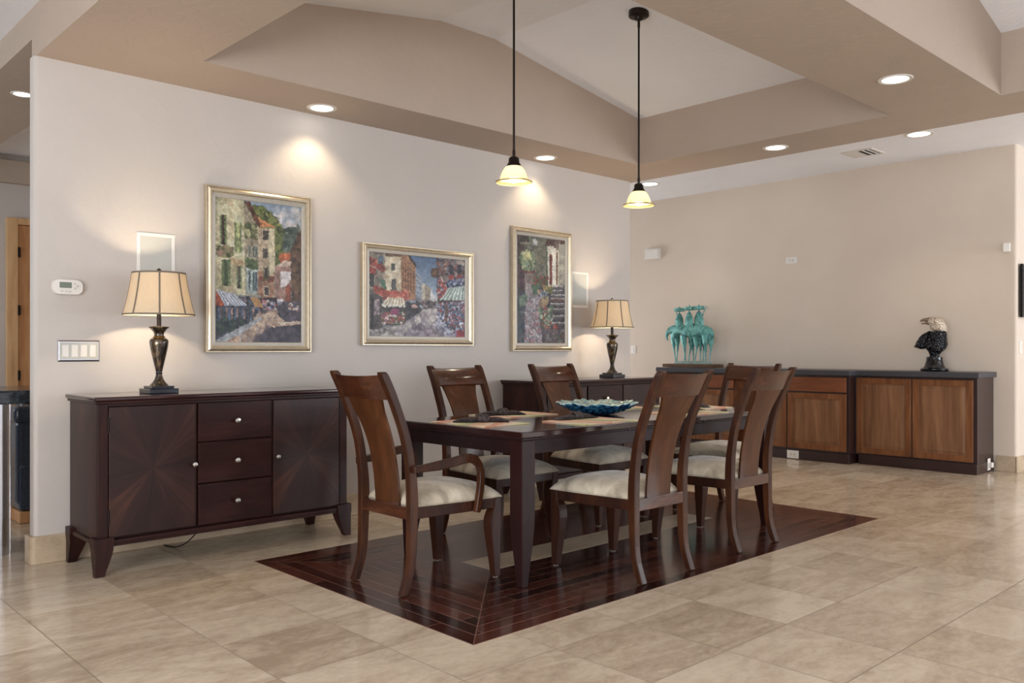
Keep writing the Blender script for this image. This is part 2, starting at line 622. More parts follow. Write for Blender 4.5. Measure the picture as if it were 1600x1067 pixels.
T = 3.9
ss = MB()
ss.box(1.31, TX0, EY, 5.2, S1, T)                 # left
ss.box(TX1, XF, EY, 5.2, S1, T)                 # right
ss.box(TX0, TX1, TY1, 5.2, S1, T)                 # along the picture wall
ss.box(TX0, TX1, EY, TY0, S1, T)                  # beam on the near side
ss.box(EX, XF, -3.4, EY, S1, T)
soff = struct(ss.build('ceiling', M['soffit']))
bm_ = MB()
prof = [(2.005, gable(2.005)), (3.67, 3.405), (4.17, 3.405), (5.84, gable(5.84))]
bm_.loft([[(x, TY0, z) for x, z in prof] + [(5.84, TY0, T), (2.005, TY0, T)], [(x, TY1, z) for x, z in prof] + [(5.84, TY1, T), (2.005, TY1, T)]])
struct(bm_.build('ceiling', M['ceil']))
# neighbouring coffer ceiling and camera-side ceiling
bm_ = MB()
prof = [(1.31, 3.05), (3.2, 3.62), (4.0, 3.62), (EX, 3.13)]
bm_.loft([[(x, -3.4, z) for x, z in prof] + [(EX, -3.4, T + .1), (1.31, -3.4, T + .1)], [(x, EY, z) for x, z in prof] + [(EX, EY, T + .1), (1.31, EY, T + .1)]])
struct(bm_.build('ceiling', M['ceil']))
struct(MB().box(-2.5, 1.31, -3.4, 9.7, HC, HC + 0.1).build('ceiling', M['ceil']))
struct(MB().box(XF, 12.0, -3.6, 9.8, S2, S2 + 0.1).box(1.31, XF, 5.2, 9.7, S2, S2 + 0.1).build('ceiling', M['ceil']))
# hall soffit behind the picture wall, with its slanting edge
struct(MB().prism([(1.31, 5.2), (3.6, 5.2), (1.808, 7.175), (1.785, 8.03), (1.5, 9.64), (1.31, 9.64)], 2.85, S2).build('ceiling', M['soffit']))
struct(MB().box(1.2, 6.0, 9.56, 9.65, 2.81, 3.03).build('trim_1', M['soffit']))

# baseboards of travertine
BB = M['trav']
struct(MB().prism(rrect(1.278, 6.405, YA - 0.018, YA + 0.12, 0.03), 0, 0.15).build('baseboard_left', BB, bevel=0.004))
struct(MB().prism(rrect(8.982, 11.9, 2.582, 2.61, 0.02, (1, 0, 0, 0)), 0, 0.15).box(8.982, 9.0, 2.60, 2.775, 0, 0.15)
       .box(8.982, 9.0, 6.36, 9.65, 0, 0.15).build('baseboard_back', BB, bevel=0.003))
struct(MB().box(-2.4, 2.1, 9.632, 9.65, 0, 0.15).box(3.2, 8.98, 9.632, 9.65, 0, 0.15).build('baseboard_hall', BB))

# hall door, knotty alder
d = struct(MB().box(2.30, 3.12, 9.61, 9.645, 0.01, 2.40).build('door_1', M['pine'], bevel=0.003))
M['pine_light'] = wood('pale_alder_casing', rgb(176, 132, 90), rgb(206, 166, 122), rgb(222, 188, 148), 0.4, (6, 6, 0.7), 0.1, 4)
MB().box(2.195, 2.295, 9.59, 9.648, 0, 2.47).box(3.125, 3.225, 9.59, 9.648, 0, 2.47).box(2.295, 3.125, 9.59, 9.648, 2.405, 2.47).build('door_frame', M['pine_light'], d, bevel=0.004)
for z0, z1 in ((0.25, 1.05), (1.2, 2.2)):
    MB().loft([[(2.42, 9.612, z0), (3.0, 9.612, z0), (3.0, 9.612, z1), (2.42, 9.612, z1)], [(2.45, 9.598, z0 + .03), (2.97, 9.598, z0 + .03), (2.97, 9.598, z1 - .03), (2.45, 9.598, z1 - .03)]]).build('door_panel', M['pine'], d)
for z in (0.3, 0.9, 1.55, 2.13):
    MB().box(2.29, 2.312, 9.585, 9.61, z - 0.05, z + 0.05).build('hinge', M['iron'], d)

# ------------------------------------------------------------------ recessed lights
EM = bpy.data.materials.new('lit_lens')
EM.use_nodes = True
_b = EM.node_tree.nodes['Principled BSDF']
_b.inputs['Emission Color'].default_value = (1, 0.93, 0.82, 1)
_b.inputs['Emission Strength'].default_value = 6
_b.inputs['Base Color'].default_value = (0.8, 0.8, 0.8, 1)


def can(x, y, z, power, label, r=0.083, spot=110, col=WARM):
    t = empty('recessed_ceiling_light', (x, y, z), 0, label, 'ceiling light', 'recessed ceiling lights')
    MB().lathe([(r * 0.86, 0.002), (r * 0.90, -0.004), (r * 1.12, -0.005), (r * 1.18, 0.0), (r * 1.18, 0.002)], 40, cap=False).build('trim_ring', M['white_trim'], t, smooth=True)
    MB().lathe([(0.001, -0.0015), (r * 0.88, -0.0015), (r * 0.88, 0.002)], 40).build('lens', EM, t, smooth=True)
    l = bpy.data.lights.new('downlight', 'SPOT')
    l.energy = power * 1.0
    l.color = col
    l.spot_size = math.radians(spot)
    l.spot_blend = 0.6
    l.shadow_soft_size = 0.05
    o = bpy.data.objects.new('downlight', l)
    o.location = (0, 0, -0.02)
    o.parent = t
    COL.objects.link(o)


can(2.957, 4.944, S1, 16, 'recessed light in the soffit above the tall village painting')
can(5.066, 4.959, S1, 16, 'recessed light in the soffit above the narrow stairway painting')
can(6.123, 3.467, S1, 14, 'recessed light in the soffit beyond the far end of the tray')
can(5.086, 2.109, S1, 14, 'recessed light in the wide beam near the coffer corner')
can(7.956, 3.089, S2, 16, 'recessed light in the pale ceiling beside the air vent', 0.105)
can(8.057, 6.182, S2, 16, 'recessed light in the pale ceiling just behind the farther pendant shade', 0.105)
can(1.545, 6.357, 2.85, 14, 'small recessed light in the dark hall soffit left of the picture wall', 0.06)

# ceiling air vent
t = empty('air_vent', (8.305, 3.76, S2), 0, 'square white two-way air vent in the pale ceiling strip', 'vent')
b = MB()
b.box(-.155, .155, -.155, -.125, -.008, 0).box(-.155, .155, .125, .155, -.008, 0).box(-.155, -.125, -.125, .125, -.008, 0).box(.125, .155, -.125, .125, -.008, 0)
b.build('vent_frame', M['white_trim'], t)
MB().box(-.125, .125, -.125, .125, -.002, 0).build('backing', M['vent_dark'], t)
b = MB()
for i in range(6):
    x = -.115 + i * .042
    b.add([(x, 0.005, -.003), (x + .03, 0.005, -.010), (x + .03, .12, -.010), (x, .12, -.003), (x, 0.005, -.001), (x + .03, 0.005, -.008), (x + .03, .12, -.008), (x, .12, -.001)],
          [(0, 1, 2, 3), (4, 7, 6, 5), (0, 4, 5, 1), (1, 5, 6, 2), (2, 6, 7, 3), (3, 7, 4, 0)])
for i in range(2):
    y = -.10 + i * .05
    b.box(-.12, .12, y, y + .006, -.010, -.002)
b.build('louver', M['white_trim'], t)


# ------------------------------------------------------------------ pendants
def glass_shade_mat():
    t = NT('lit_cream_glass', 0.25, 0, 0.5)
    t.color(t.ramp(t.noise(t.mapping((1, 1, 1)), 14), [(0.3, rgb(236, 230, 206)), (.7, rgb(246, 243, 226))]))
    t.b.inputs['Transmission Weight'].default_value = 0.0
    tr = t.n('ShaderNodeBsdfTranslucent')
    tr.inputs[0].default_value = rgb(255, 249, 228)
    mx = t.n('ShaderNodeMixShader')
    mx.inputs[0].default_value = 0.55
    t.l(t.b.outputs[0], mx.inputs[1])
    t.l(tr.outputs[0], mx.inputs[2])
    t.l(mx.outputs[0], t.t.nodes['Material Output'].inputs[0])
    return t.m


def rim_glass_mat():
    t = NT('clear_amber_glass_lip', 0.08, 0, 0.5)
    t.color(rgb(206, 196, 140))
    tp = t.n('ShaderNodeBsdfTransparent')
    tp.inputs[0].default_value = (0.93, 0.91, 0.75, 1)
    mx = t.n('ShaderNodeMixShader')
    mx.inputs[0].default_value = 0.45
    t.l(t.b.outputs[0], mx.inputs[1])
    t.l(tp.outputs[0], mx.inputs[2])
    t.l(mx.outputs[0], t.t.nodes['Material Output'].inputs[0])
    return t.m


M['glass'] = glass_shade_mat()
M['lip'] = rim_glass_mat()
BULB = bpy.data.materials.new('lit_bulb')
BULB.use_nodes = True
_b = BULB.node_tree.nodes['Principled BSDF']
_b.inputs['Emission Color'].default_value = (1, 0.88, 0.66, 1)
_b.inputs['Emission Strength'].default_value = 9
M['gold_rim'] = plain('bronze_band', rgb(150, 118, 70), 0.35, 0.6)


def point(parent, loc, power, col=WARM, r=0.02):
    l = bpy.data.lights.new('lamp_light', 'POINT')
    l.energy, l.color, l.shadow_soft_size = power, col, r
    o = bpy.data.objects.new('lamp_light', l)
    o.location = loc
    o.parent = parent
    COL.objects.link(o)
    return o


def pendant(x, y, label):
    zc = gable(x)
    t = empty('pendant_lamp', (x, y, zc), 0, label, 'pendant lamp', 'pendants over the dining table')
    B = 2.098 - zc
    MB().lathe([(0.001, 0.03), (0.064, 0.03), (0.066, -0.028), (0.058, -0.034), (0.03, -0.038), (0.026, -0.05), (0.012, -0.054), (0.001, -0.054)], 32).build('canopy', M['bronze_dark'], t, smooth=True)
    MB().lathe([(0.0065, B + 0.12), (0.0065, -0.05)], 12).lathe([(0.009, -0.10), (0.009, -0.05)], 12).lathe([(0.009, B + .15), (0.009, B + .18)], 12).build('rod', M['bronze_dark'], t, smooth=True)
    MB().lathe([(0.001, B + .143), (0.02, B + .143), (0.029, B + .135), (0.031, B + .112), (0.040, B + .097), (0.042, B + .088), (0.001, B + .088)], 28).build('socket_cap', M['bronze_dark'], t, smooth=True)
    sh = [(0.038, .092), (0.050, .083), (0.061, .068), (0.070, .050), (0.077, .030), (0.081, .014)]
    MB().lathe([(r, B + z) for r, z in sh] + [(r - 0.003, B + z) for r, z in sh[::-1]], 40, cap=False).build('glass_shade', M['glass'], t, smooth=True)
    lp = [(0.081, .014), (0.092, .008), (0.101, .004), (0.103, -.001)]
    s_ = MB().lathe([(r, B + z) for r, z in lp] + [(r - 0.003, B + z - .002) for r, z in lp[::-1]], 40, cap=False).build('shade_lip', M['lip'], t, smooth=True)
    MB().loft([[(r * math.cos(a), r * math.sin(a), B + z) for r, z in ((.1015, .0), (.1045, .0), (.1045, .004), (.1015, .004))] for a in [2 * PI * i / 40 for i in range(40)]], closed=True).build('rim_band', M['gold_rim'], s_, smooth=True)
    MB().lathe([(0.001, B - .003), (.016, B + .0), (.026, B + .014), (.027, B + .03), (.018, B + .055), (.013, B + .088), (0.001, B + .088)], 20).build('bulb', BULB, t, smooth=True)
    point(t, (0, 0, B + 0.022), 8, (1, .92, .76), 0.03).data.shadow_soft_size = 0.034
    return t


pendant(3.323, 3.5, 'nearer pendant lamp, cream glass bell on the rod cut off by the picture edge')
pendant(4.447, 3.5, 'farther pendant lamp, cream glass bell whose round bronze canopy shows on the ceiling')


# ------------------------------------------------------------------ chairs
REAR = [(0, -.048), (.05, -.030), (.10, -.013), (.17, -.002), (.28, 0), (.5, 0), (.6, -.008), (.69, -.022), (.78, -.047), (.857, -.078), (.93, -.108), (1.0, -.142), (1.055, -.170)]
THK = 0.038


def rear_y(z):
    return sm_interp(REAR, z)


def chair_post(sx):
    b = MB()
    rings = []
    zs = [0.004, .03, .06, .1, .14, .18, .24, .32, .38, .44, .5, .55, .6, .65, .7, .75, .8, .85, .9, .95, 1.0, 1.03, 1.045, 1.053]
    for z in zs:
        y = rear_y(z)
        th = THK + 0.010 * math.exp(-((z - .42) / .18) ** 2)
        if z < .2:
            th -= .004 * (1 - z / .2)
        w = .038
        xo = .222
        # slant of the section follows the post so that it keeps its thickness
        dy = (rear_y(z + .01) - rear_y(z - .01)) / .02
        k = math.sqrt(1 + dy * dy)
        top = max(0, z - 1.03) / .025
        sh = .006 * top * top
        x0, x1 = xo - w + sh * .6, xo - sh * .6
        ya, yb = y + sh, y + th * k - sh
        rings.append([(sx * x0, ya, z), (sx * x1, ya, z), (sx * x1, yb, z), (sx * x0, yb, z)])
    return b.loft(rings)


def make_chair(arms, label, group):
    t = empty('dining_armchair' if arms else 'dining_chair', (0, 0, 0), 0, label, 'chair', group)
    for sx in (-1, 1):
        chair_post(sx).build('rear_post', M['chair'], t, bevel=.004)
    # top rail, bowed back
    rings = []
    N = 14
    for i in range(N + 1):
        u = -1 + 2 * i / N
        x = u * .186
        bow = -.028 * (1 - u * u)
        sag = -.006 * (1 - u * u)
        ring = []
        front = [(.922, .022), (.930, .030), (.955, .034), (.985, .034), (1.01, .028), (1.03, .016), (1.038, .004)]
        for z, th in front:
            ring.append((x, rear_y(z) + bow + .010 + th, z + (sag if z > 1 else 0)))
        for z, th in front[::-1]:
            ring.append((x, rear_y(z) + bow + .006 - (0 if z < 1.03 else .002), z + (sag if z > 1 else 0)))
        rings.append(ring)
    MB().loft(rings).build('top_rail', M['chair_h'], t, smooth=True)
    # splat
    WS = [(.395, .098), (.65, .101), (.75, .107), (.82, .115), (.88, .127), (.935, .144)]
    rings = []
    for i in range(25):
        z = .395 + (.935 - .395) * i / 24
        w = sm_interp(WS, z)
        bow = -.027 * min(1, max(0, (z - .42) / .45))
        ring = []
        for j in range(7):
            u = -1 + j / 3
            ring.append((u * w, rear_y(z) + .030 + bow + .006 * u * u, z))
        for j in range(7):
            u = 1 - j / 3
            ring.append((u * w, rear_y(z) + .017 + bow + .006 * u * u, z))
        rings.append(ring)
    MB().loft(rings).build('back_splat', M['splat'], t, smooth=True)
    # seat frame
    DF = .545
    MB().box(-.186, .186, .004, .030, .352, .412).build('rear_rail', M['chair_h'], t, bevel=.003)
    for sx in (-1, 1):
        MB().loft([[(sx * .216, .02, .355), (sx * .190, .02, .355), (sx * .190, .02, .408), (sx * .216, .02, .408)],
                   [(sx * .256, DF - .03, .355), (sx * .230, DF - .03, .355), (sx * .230, DF - .03, .408), (sx * .256, DF - .03, .408)]]).build('side_rail', M['leg_dark'], t, bevel=.003)
    MB().box(-.225, .225, DF - .032, DF - .006, .355, .408).build('front_rail', M['leg_dark'], t, bevel=.003)
    # cushion
    nx, ny = 28, 26
    b = MB()
    vs, fs = [], []

    def put(u, v, top):
        # squircle outline
        uu = u * math.sqrt(1 - 0.06 * v * v * abs(v))
        vv = v * math.sqrt(1 - 0.06 * u * u * abs(u))
        y = .035 + (vv + 1) / 2 * (DF - .018)
        w = .208 + (.268 - .208) * (y - .03) / DF
        e = max(0, (1 - abs(u) ** 3.2)) * max(0, (1 - abs(v) ** 3.2))
        z = .407 + (.086 * e ** .42 if top else 0)
        return (uu * w, y, z)
    for top in (1, 0):
        for j in range(ny + 1):
            for i in range(nx + 1):
                u = math.sin(PI / 2 * (-1 + 2 * i / nx))
                v = math.sin(PI / 2 * (-1 + 2 * j / ny))
                vs.append(put(u, v, top))
    o = (nx + 1) * (ny + 1)
    for j in range(ny):
        for i in range(nx):
            a = j * (nx + 1) + i
            fs.append((a, a + 1, a + nx + 2, a + nx + 1))
            fs.append((o + a, o + a + nx + 1, o + a + nx + 2, o + a + 1))
    b.add(vs, fs)
    c = b.build('seat_cushion', M['seat'], t)
    me = c.data
    bm = bmesh.new()
    bm.from_mesh(me)
    bmesh.ops.remove_doubles(bm, verts=bm.verts, dist=1e-5)
    bmesh.ops.recalc_face_normals(bm, faces=bm.faces)
    for f in bm.faces:
        f.smooth = True
    bm.to_mesh(me)
    bm.free()
    # front legs
    for sx in (-1, 1):
        rings = []
        for z, wi, db in ((.408, .046, .046), (.385, .046, .046), (.36, .047, .048), (.33, .056, .060), (.30, .062, .066), (.26, .062, .066), (.2, .057, .060), (.14, .050, .052), (.08, .043, .045), (.03, .038, .040), (.006, .036, .038)):
            xo = .260 - .006 * (1 - z / .4)
            yf = DF - .002 * (1 - z / .4)
            rings.append([(sx * (xo - wi), yf - db, z), (sx * xo, yf - db, z), (sx * xo, yf, z), (sx * (xo - wi), yf, z)])
        lg = MB().loft(rings).build('front_leg', M['leg_dark'], t, bevel=.004)
        MB().lathe([(.014, 0), (.016, .006)], 12, c=(sx * .238, DF - .02, 0)).build('foot_pad', M['rubber'], lg)
    if arms:
        path = [(.006, .592), (.06, .596), (.14, .602), (.22, .612), (.28, .622), (.325, .624), (.362, .612), (.388, .586), (.400, .552), (.401, .51), (.396, .46), (.386, .41), (.374, .352)]
        for sx in (-1, 1):
            rings = []
            for i, (y, z) in enumerate(path):
                p, q = path[max(0, i - 1)], path[min(len(path) - 1, i + 1)]
                d = Vector((q[0] - p[0], q[1] - p[1])).normalized()
                nrm = Vector((-d.y, d.x))
                x = .232 + .030 * min(1, y / .25)
                if z < .56:
                    x = .262 - .0
                h = .017 + (.005 if z > .6 else 0)
                w = .015 if i < 11 else .014
                x += .004
                rings.append([(sx * (x - w), y + nrm.x * h, z + nrm.y * h), (sx * (x + w), y + nrm.x * h, z + nrm.y * h),
                              (sx * (x + w), y - nrm.x * h, z - nrm.y * h), (sx * (x - w), y - nrm.x * h, z - nrm.y * h)])
            MB().loft(rings).build('armrest', M['chair'], t, bevel=.006, seg=3)
    return t


G_S, G_A = 'armless dining chairs along the table sides', 'dining armchairs at the table ends'
ch1 = make_chair(True, 'walnut dining armchair at the near end of the table, its back towards the left sideboard', G_A)
ch1.location, ch1.rotation_euler = (2.41, 3.465, .0015), (0, 0, -PI / 2)
MB().loft([[(-.06, .44, .356), (-.035, .46, .356), (-.035, .462, .356), (-.06, .442, .356)], [(-.065, .43, .335), (-.02, .455, .333), (-.02, .457, .333), (-.065, .432, .335)],
           [(-.05, .44, .318), (-.03, .45, .300), (-.03, .452, .300), (-.05, .442, .318)]]).build('care_tag', M['tag'], ch1)
ch6 = make_chair(True, 'walnut dining armchair at the far end of the table, in front of the cherry cabinets', G_A)
ch6.location, ch6.rotation_euler = (5.65, 3.46, .0015), (0, 0, PI / 2)
ch3 = make_chair(False, 'walnut side chair seen from behind, nearer of two on the open side of the table', G_S)
ch3.location = (3.565, 2.653, .0015)
for (x, y, r, lab) in ((4.49, 2.69, 0, 'walnut side chair seen from behind, beside the far table leg'),
                       (3.585, 4.195, PI, 'walnut side chair facing the camera below the wide street painting'),
                       (4.51, 4.215, PI, 'walnut side chair facing the camera in front of the second sideboard')):
    c = copy_tree(ch3)
    c.location, c.rotation_euler = (x, y, .0015), (0, 0, r)
    c['label'] = lab

# ------------------------------------------------------------------ dining table
t = empty('dining_table', (4.03, 3.46, .0015), 0, 'long espresso dining table with tapered legs on the wood floor inlay', 'table')
TXh, TYh = 1.17, .505
MB().box(-TXh, TXh, -TYh, TYh, .727, .7585).build('tabletop', M['table_top'], t, bevel=.005, seg=3)
MB().box(-TXh + .006, TXh - .006, -TYh + .006, TYh - .006, .714, .728).build('top_molding', M['table'], t, bevel=.004)
a = MB().box(-TXh + .08, TXh - .08, -TYh + .02, -TYh + .042, .645, .715).box(-TXh + .08, TXh - .08, TYh - .042, TYh - .02, .645, .715)
a.box(-TXh + .02, -TXh + .042, -TYh + .08, TYh - .08, .645, .715).box(TXh - .042, TXh - .02, -TYh + .08, TYh - .08, .645, .715)
a.build('apron', M['table'], t, bevel=.002)
for x in (-.36, .36):
    MB().box(x - .0012, x + .0012, -TYh - .0005, TYh + .0005, .714, .7588).build('leaf_seam', M['cab_dark'], t)
for sx in (-1, 1):
    for sy in (-1, 1):
        rings = []
        for z, w in ((.714, .088), (.645, .088), (.5, .088), (.38, .088), (.32, .087), (.26, .083), (.2, .076), (.13, .066), (.06, .056), (.0, .05)):
            xo, yo = TXh - .014, TYh - .014
            o_ = .010 * max(0, (.3 - z) / .3)
            rings.append([(sx * (xo - w), sy * (yo - w), z), (sx * (xo - o_), sy * (yo - w), z), (sx * (xo - o_), sy * (yo - o_), z), (sx * (xo - w), sy * (yo - o_), z)])
        MB().loft(rings).build('leg', M['table_v'], t, bevel=.003)
ZT = .7600


# placemats, napkins, bowl
def placemat_mat():
    t = NT('striped_placemat', 0.55)
    v = t.mapping((1, 1, 1))
    sp = t.n('ShaderNodeSeparateXYZ')
    t.l(v, sp.inputs[0])
    w = t.math('ADD', t.math('MULTIPLY', sp.outputs[0], 2.6), t.math('MULTIPLY', sp.outputs[1], 1.6))
    w = t.math('ADD', w, t.math('MULTIPLY', t.noise(v, 6), .35))
    r = t.ramp(t.math('FRACT', t.math('ADD', w, 5.1)), [(0, rgb(232, 226, 196)), (.18, rgb(232, 172, 142)), (.36, rgb(146, 170, 140)), (.5, rgb(222, 212, 142)), (.68, rgb(230, 226, 210)), (.86, rgb(222, 156, 128))])
    t.color(r)
    r.node.color_ramp.interpolation = 'B_SPLINE'
    return t.m


M['placemat'] = placemat_mat()
M['mat_edge'] = plain('cork_backing', rgb(150, 120, 84), 0.8)


def napkin_mat():
    t = NT('dark_brown_napkin', 0.7, 0, 0.4)
    n = t.noise(t.mapping((1, 1, 1)), 60, 3)
    t.color(t.ramp(n, [(.35, rgb(30, 24, 26)), (.65, rgb(78, 66, 66))]))
    t.bump(n, .3, .003)
    return t.m


M['napkin'] = napkin_mat()
mats = [(3.055, 3.485, PI / 2, 'placemat in front of the near-end armchair', 'napkin on the placemat of the near-end armchair', .3),
        (3.585, 3.155, 0, 'placemat at the nearest side chair on the open side', 'napkin on the placemat of the nearest side chair', .0),
        (3.585, 3.775, PI, 'placemat at the side chair below the wide street painting', 'napkin on the placemat below the wide street painting', .1),
        (4.49, 3.155, 0, 'placemat at the second side chair on the open side', 'napkin on the placemat of the second open-side chair', .05),
        (4.49, 3.775, PI, 'placemat at the side chair in front of the second sideboard', 'napkin behind the glass bowl, by the second sideboard chair', -.1),
        (4.975, 3.46, -PI / 2, 'placemat in front of the far-end armchair', 'napkin on the placemat of the far-end armchair', .15)]
pm0 = nk0 = None
for i, (x, y, r, la, lb, da) in enumerate(mats):
    if pm0 is None:
        pm = pm0 = MB().box(-.225, .225, -.16, .16, .0015, .005, 0).box(-.225, .225, -.16, .16, 0, .0015, 1).build('placemat', [M['placemat'], M['mat_edge']])
    else:
        pm = pm0.copy()
        COL.objects.link(pm)
    pm.location, pm.rotation_euler = (x, y, ZT), (0, 0, r)
    tag(pm, 'striped peach, green and yellow ' + la, 'placemat', 'striped placemats')
    if nk0 is None:
        nk = empty('napkin', (0, 0, 0))
        rnd = random.Random(3)
        for sd, ln in ((-1, .155), (1, .125)):
            rings = []
            for q in range(12):
                u = q / 11
                x_ = sd * (.012 + ln * u)
                w = .013 + .020 * math.sin(PI * min(1, u * .85)) ** .8 + .006 * rnd.random()
                h = .009 + .007 * math.sin(PI * min(1, u * .95 + .05)) - .006 * u
                cy = .012 * math.sin(u * 3 * sd)
                rings.append([(x_, cy + w * math.cos(a) * (1 + .22 * math.sin(5 * a + q * .3)), max(.0006, h + h * .92 * math.sin(a) * (1 + .18 * math.sin(4 * a + 1)))) for a in [2 * PI * j / 20 for j in range(20)]])
            MB().loft(rings).build('napkin_fold', M['napkin'], nk, smooth=True)
        rings = []
        for q in range(24):
            a = 2 * PI * q / 24
            cy, cz = .024 * math.cos(a), .018 + .017 * math.sin(a)
            rings.append([(.030 * math.cos(bb_) * (1 + .1 * math.sin(3 * a)), cy + .009 * math.sin(bb_) * math.cos(a), max(.0006, cz + .009 * math.sin(bb_) * math.sin(a))) for bb_ in [2 * PI * j / 10 for j in range(10)]])
        MB().loft(rings, closed=True).build('knot', M['napkin'], nk, smooth=True)
        nk0 = nk
    else:
        nk = copy_tree(nk0)
    off = {0: (.02, -.01), 1: (.02, .12), 2: (-.10, -.01), 3: (.08, .03), 4: (.02, .02), 5: (0, .0)}[i]
    nk.location = (x + off[0], y + off[1], ZT + .0055)
    nk.rotation_euler = (0, 0, [-.75, -.15, -.5, .2, .1, 1.3][i])
    tag(nk, 'knotted dark brown ' + lb, 'napkin', 'knotted napkins')


def bowl_mat(name, stops, sc, metal, rough):
    t = NT(name, rough, metal, 0.6, 0.6, 0.05)
    n = t.noise(t.mapping((1, 1, 1)), sc, 4, .6, 1.0)
    t.color(t.ramp(n, stops))
    t.bump(t.noise(t.mapping((1, 1, 1)), sc * 1.4, 2), .35, .006)
    return t.m


M['bowl_in'] = bowl_mat('iridescent_pale_glass', [(.3, rgb(70, 118, 132)), (.45, rgb(140, 176, 176)), (.58, rgb(196, 208, 194)), (.72, rgb(128, 140, 106))], 26, .25, .15)
M['bowl_out'] = bowl_mat('deep_blue_glass', [(.3, rgb(16, 44, 78)), (.48, rgb(30, 88, 134)), (.62, rgb(64, 134, 172)), (.75, rgb(150, 196, 206))], 26, .2, .15)
b = MB()
NR, NS = 26, 144
rings_o, rings_i = [], []
for q in range(NR + 1):
    u = q / NR
    r = .045 + .198 * u
    z = .003 + .064 * u ** 1.6
    ro, ri = [], []
    for j in range(NS):
        a = 2 * PI * j / NS
        row = u * 6
        ph = 0.5 * (int(row) % 2)
        lobe = abs(math.sin((a * 13) + ph * PI))
        fr = row - int(row)
        sc = (.008 * lobe * fr) * (0.4 + u)
        rr = r + (.012 * u ** 6) * (abs(math.sin(a * 13)) - .5) * 2
        wav = .005 * u * math.sin(a * 9 + 4 * u) + .006 * u ** 4 * (abs(math.sin(a * 13)) + .4 * math.sin(a * 31))
        ro.append((rr * math.cos(a), rr * math.sin(a), z + wav - sc))
        ri.append(((rr - .002) * math.cos(a), (rr - .002) * math.sin(a), z + wav + .006 + sc * .6))
    rings_o.append(ro)
    rings_i.append(ri)
b.loft(rings_o, 1, cap=False)
b.loft([rings_o[-1], rings_i[-1]], 0, cap=False)
b.loft(rings_i[::-1], 0, cap=False)
b.add(rings_i[0], [tuple(range(NS))], 0)
b.add(rings_o[0], [tuple(range(NS))[::-1]], 1)
bowl = b.build('glass_bowl', [M['bowl_in'], M['bowl_out']], None, (4.0, 3.47, ZT + .0075), smooth=True)
tag(bowl, 'ruffled blue and silver art glass bowl in the middle of the dining table', 'bowl')
zmin = min(v.co.z for v in bowl.data.vertices)
bowl.location.z = ZT - zmin + .0005


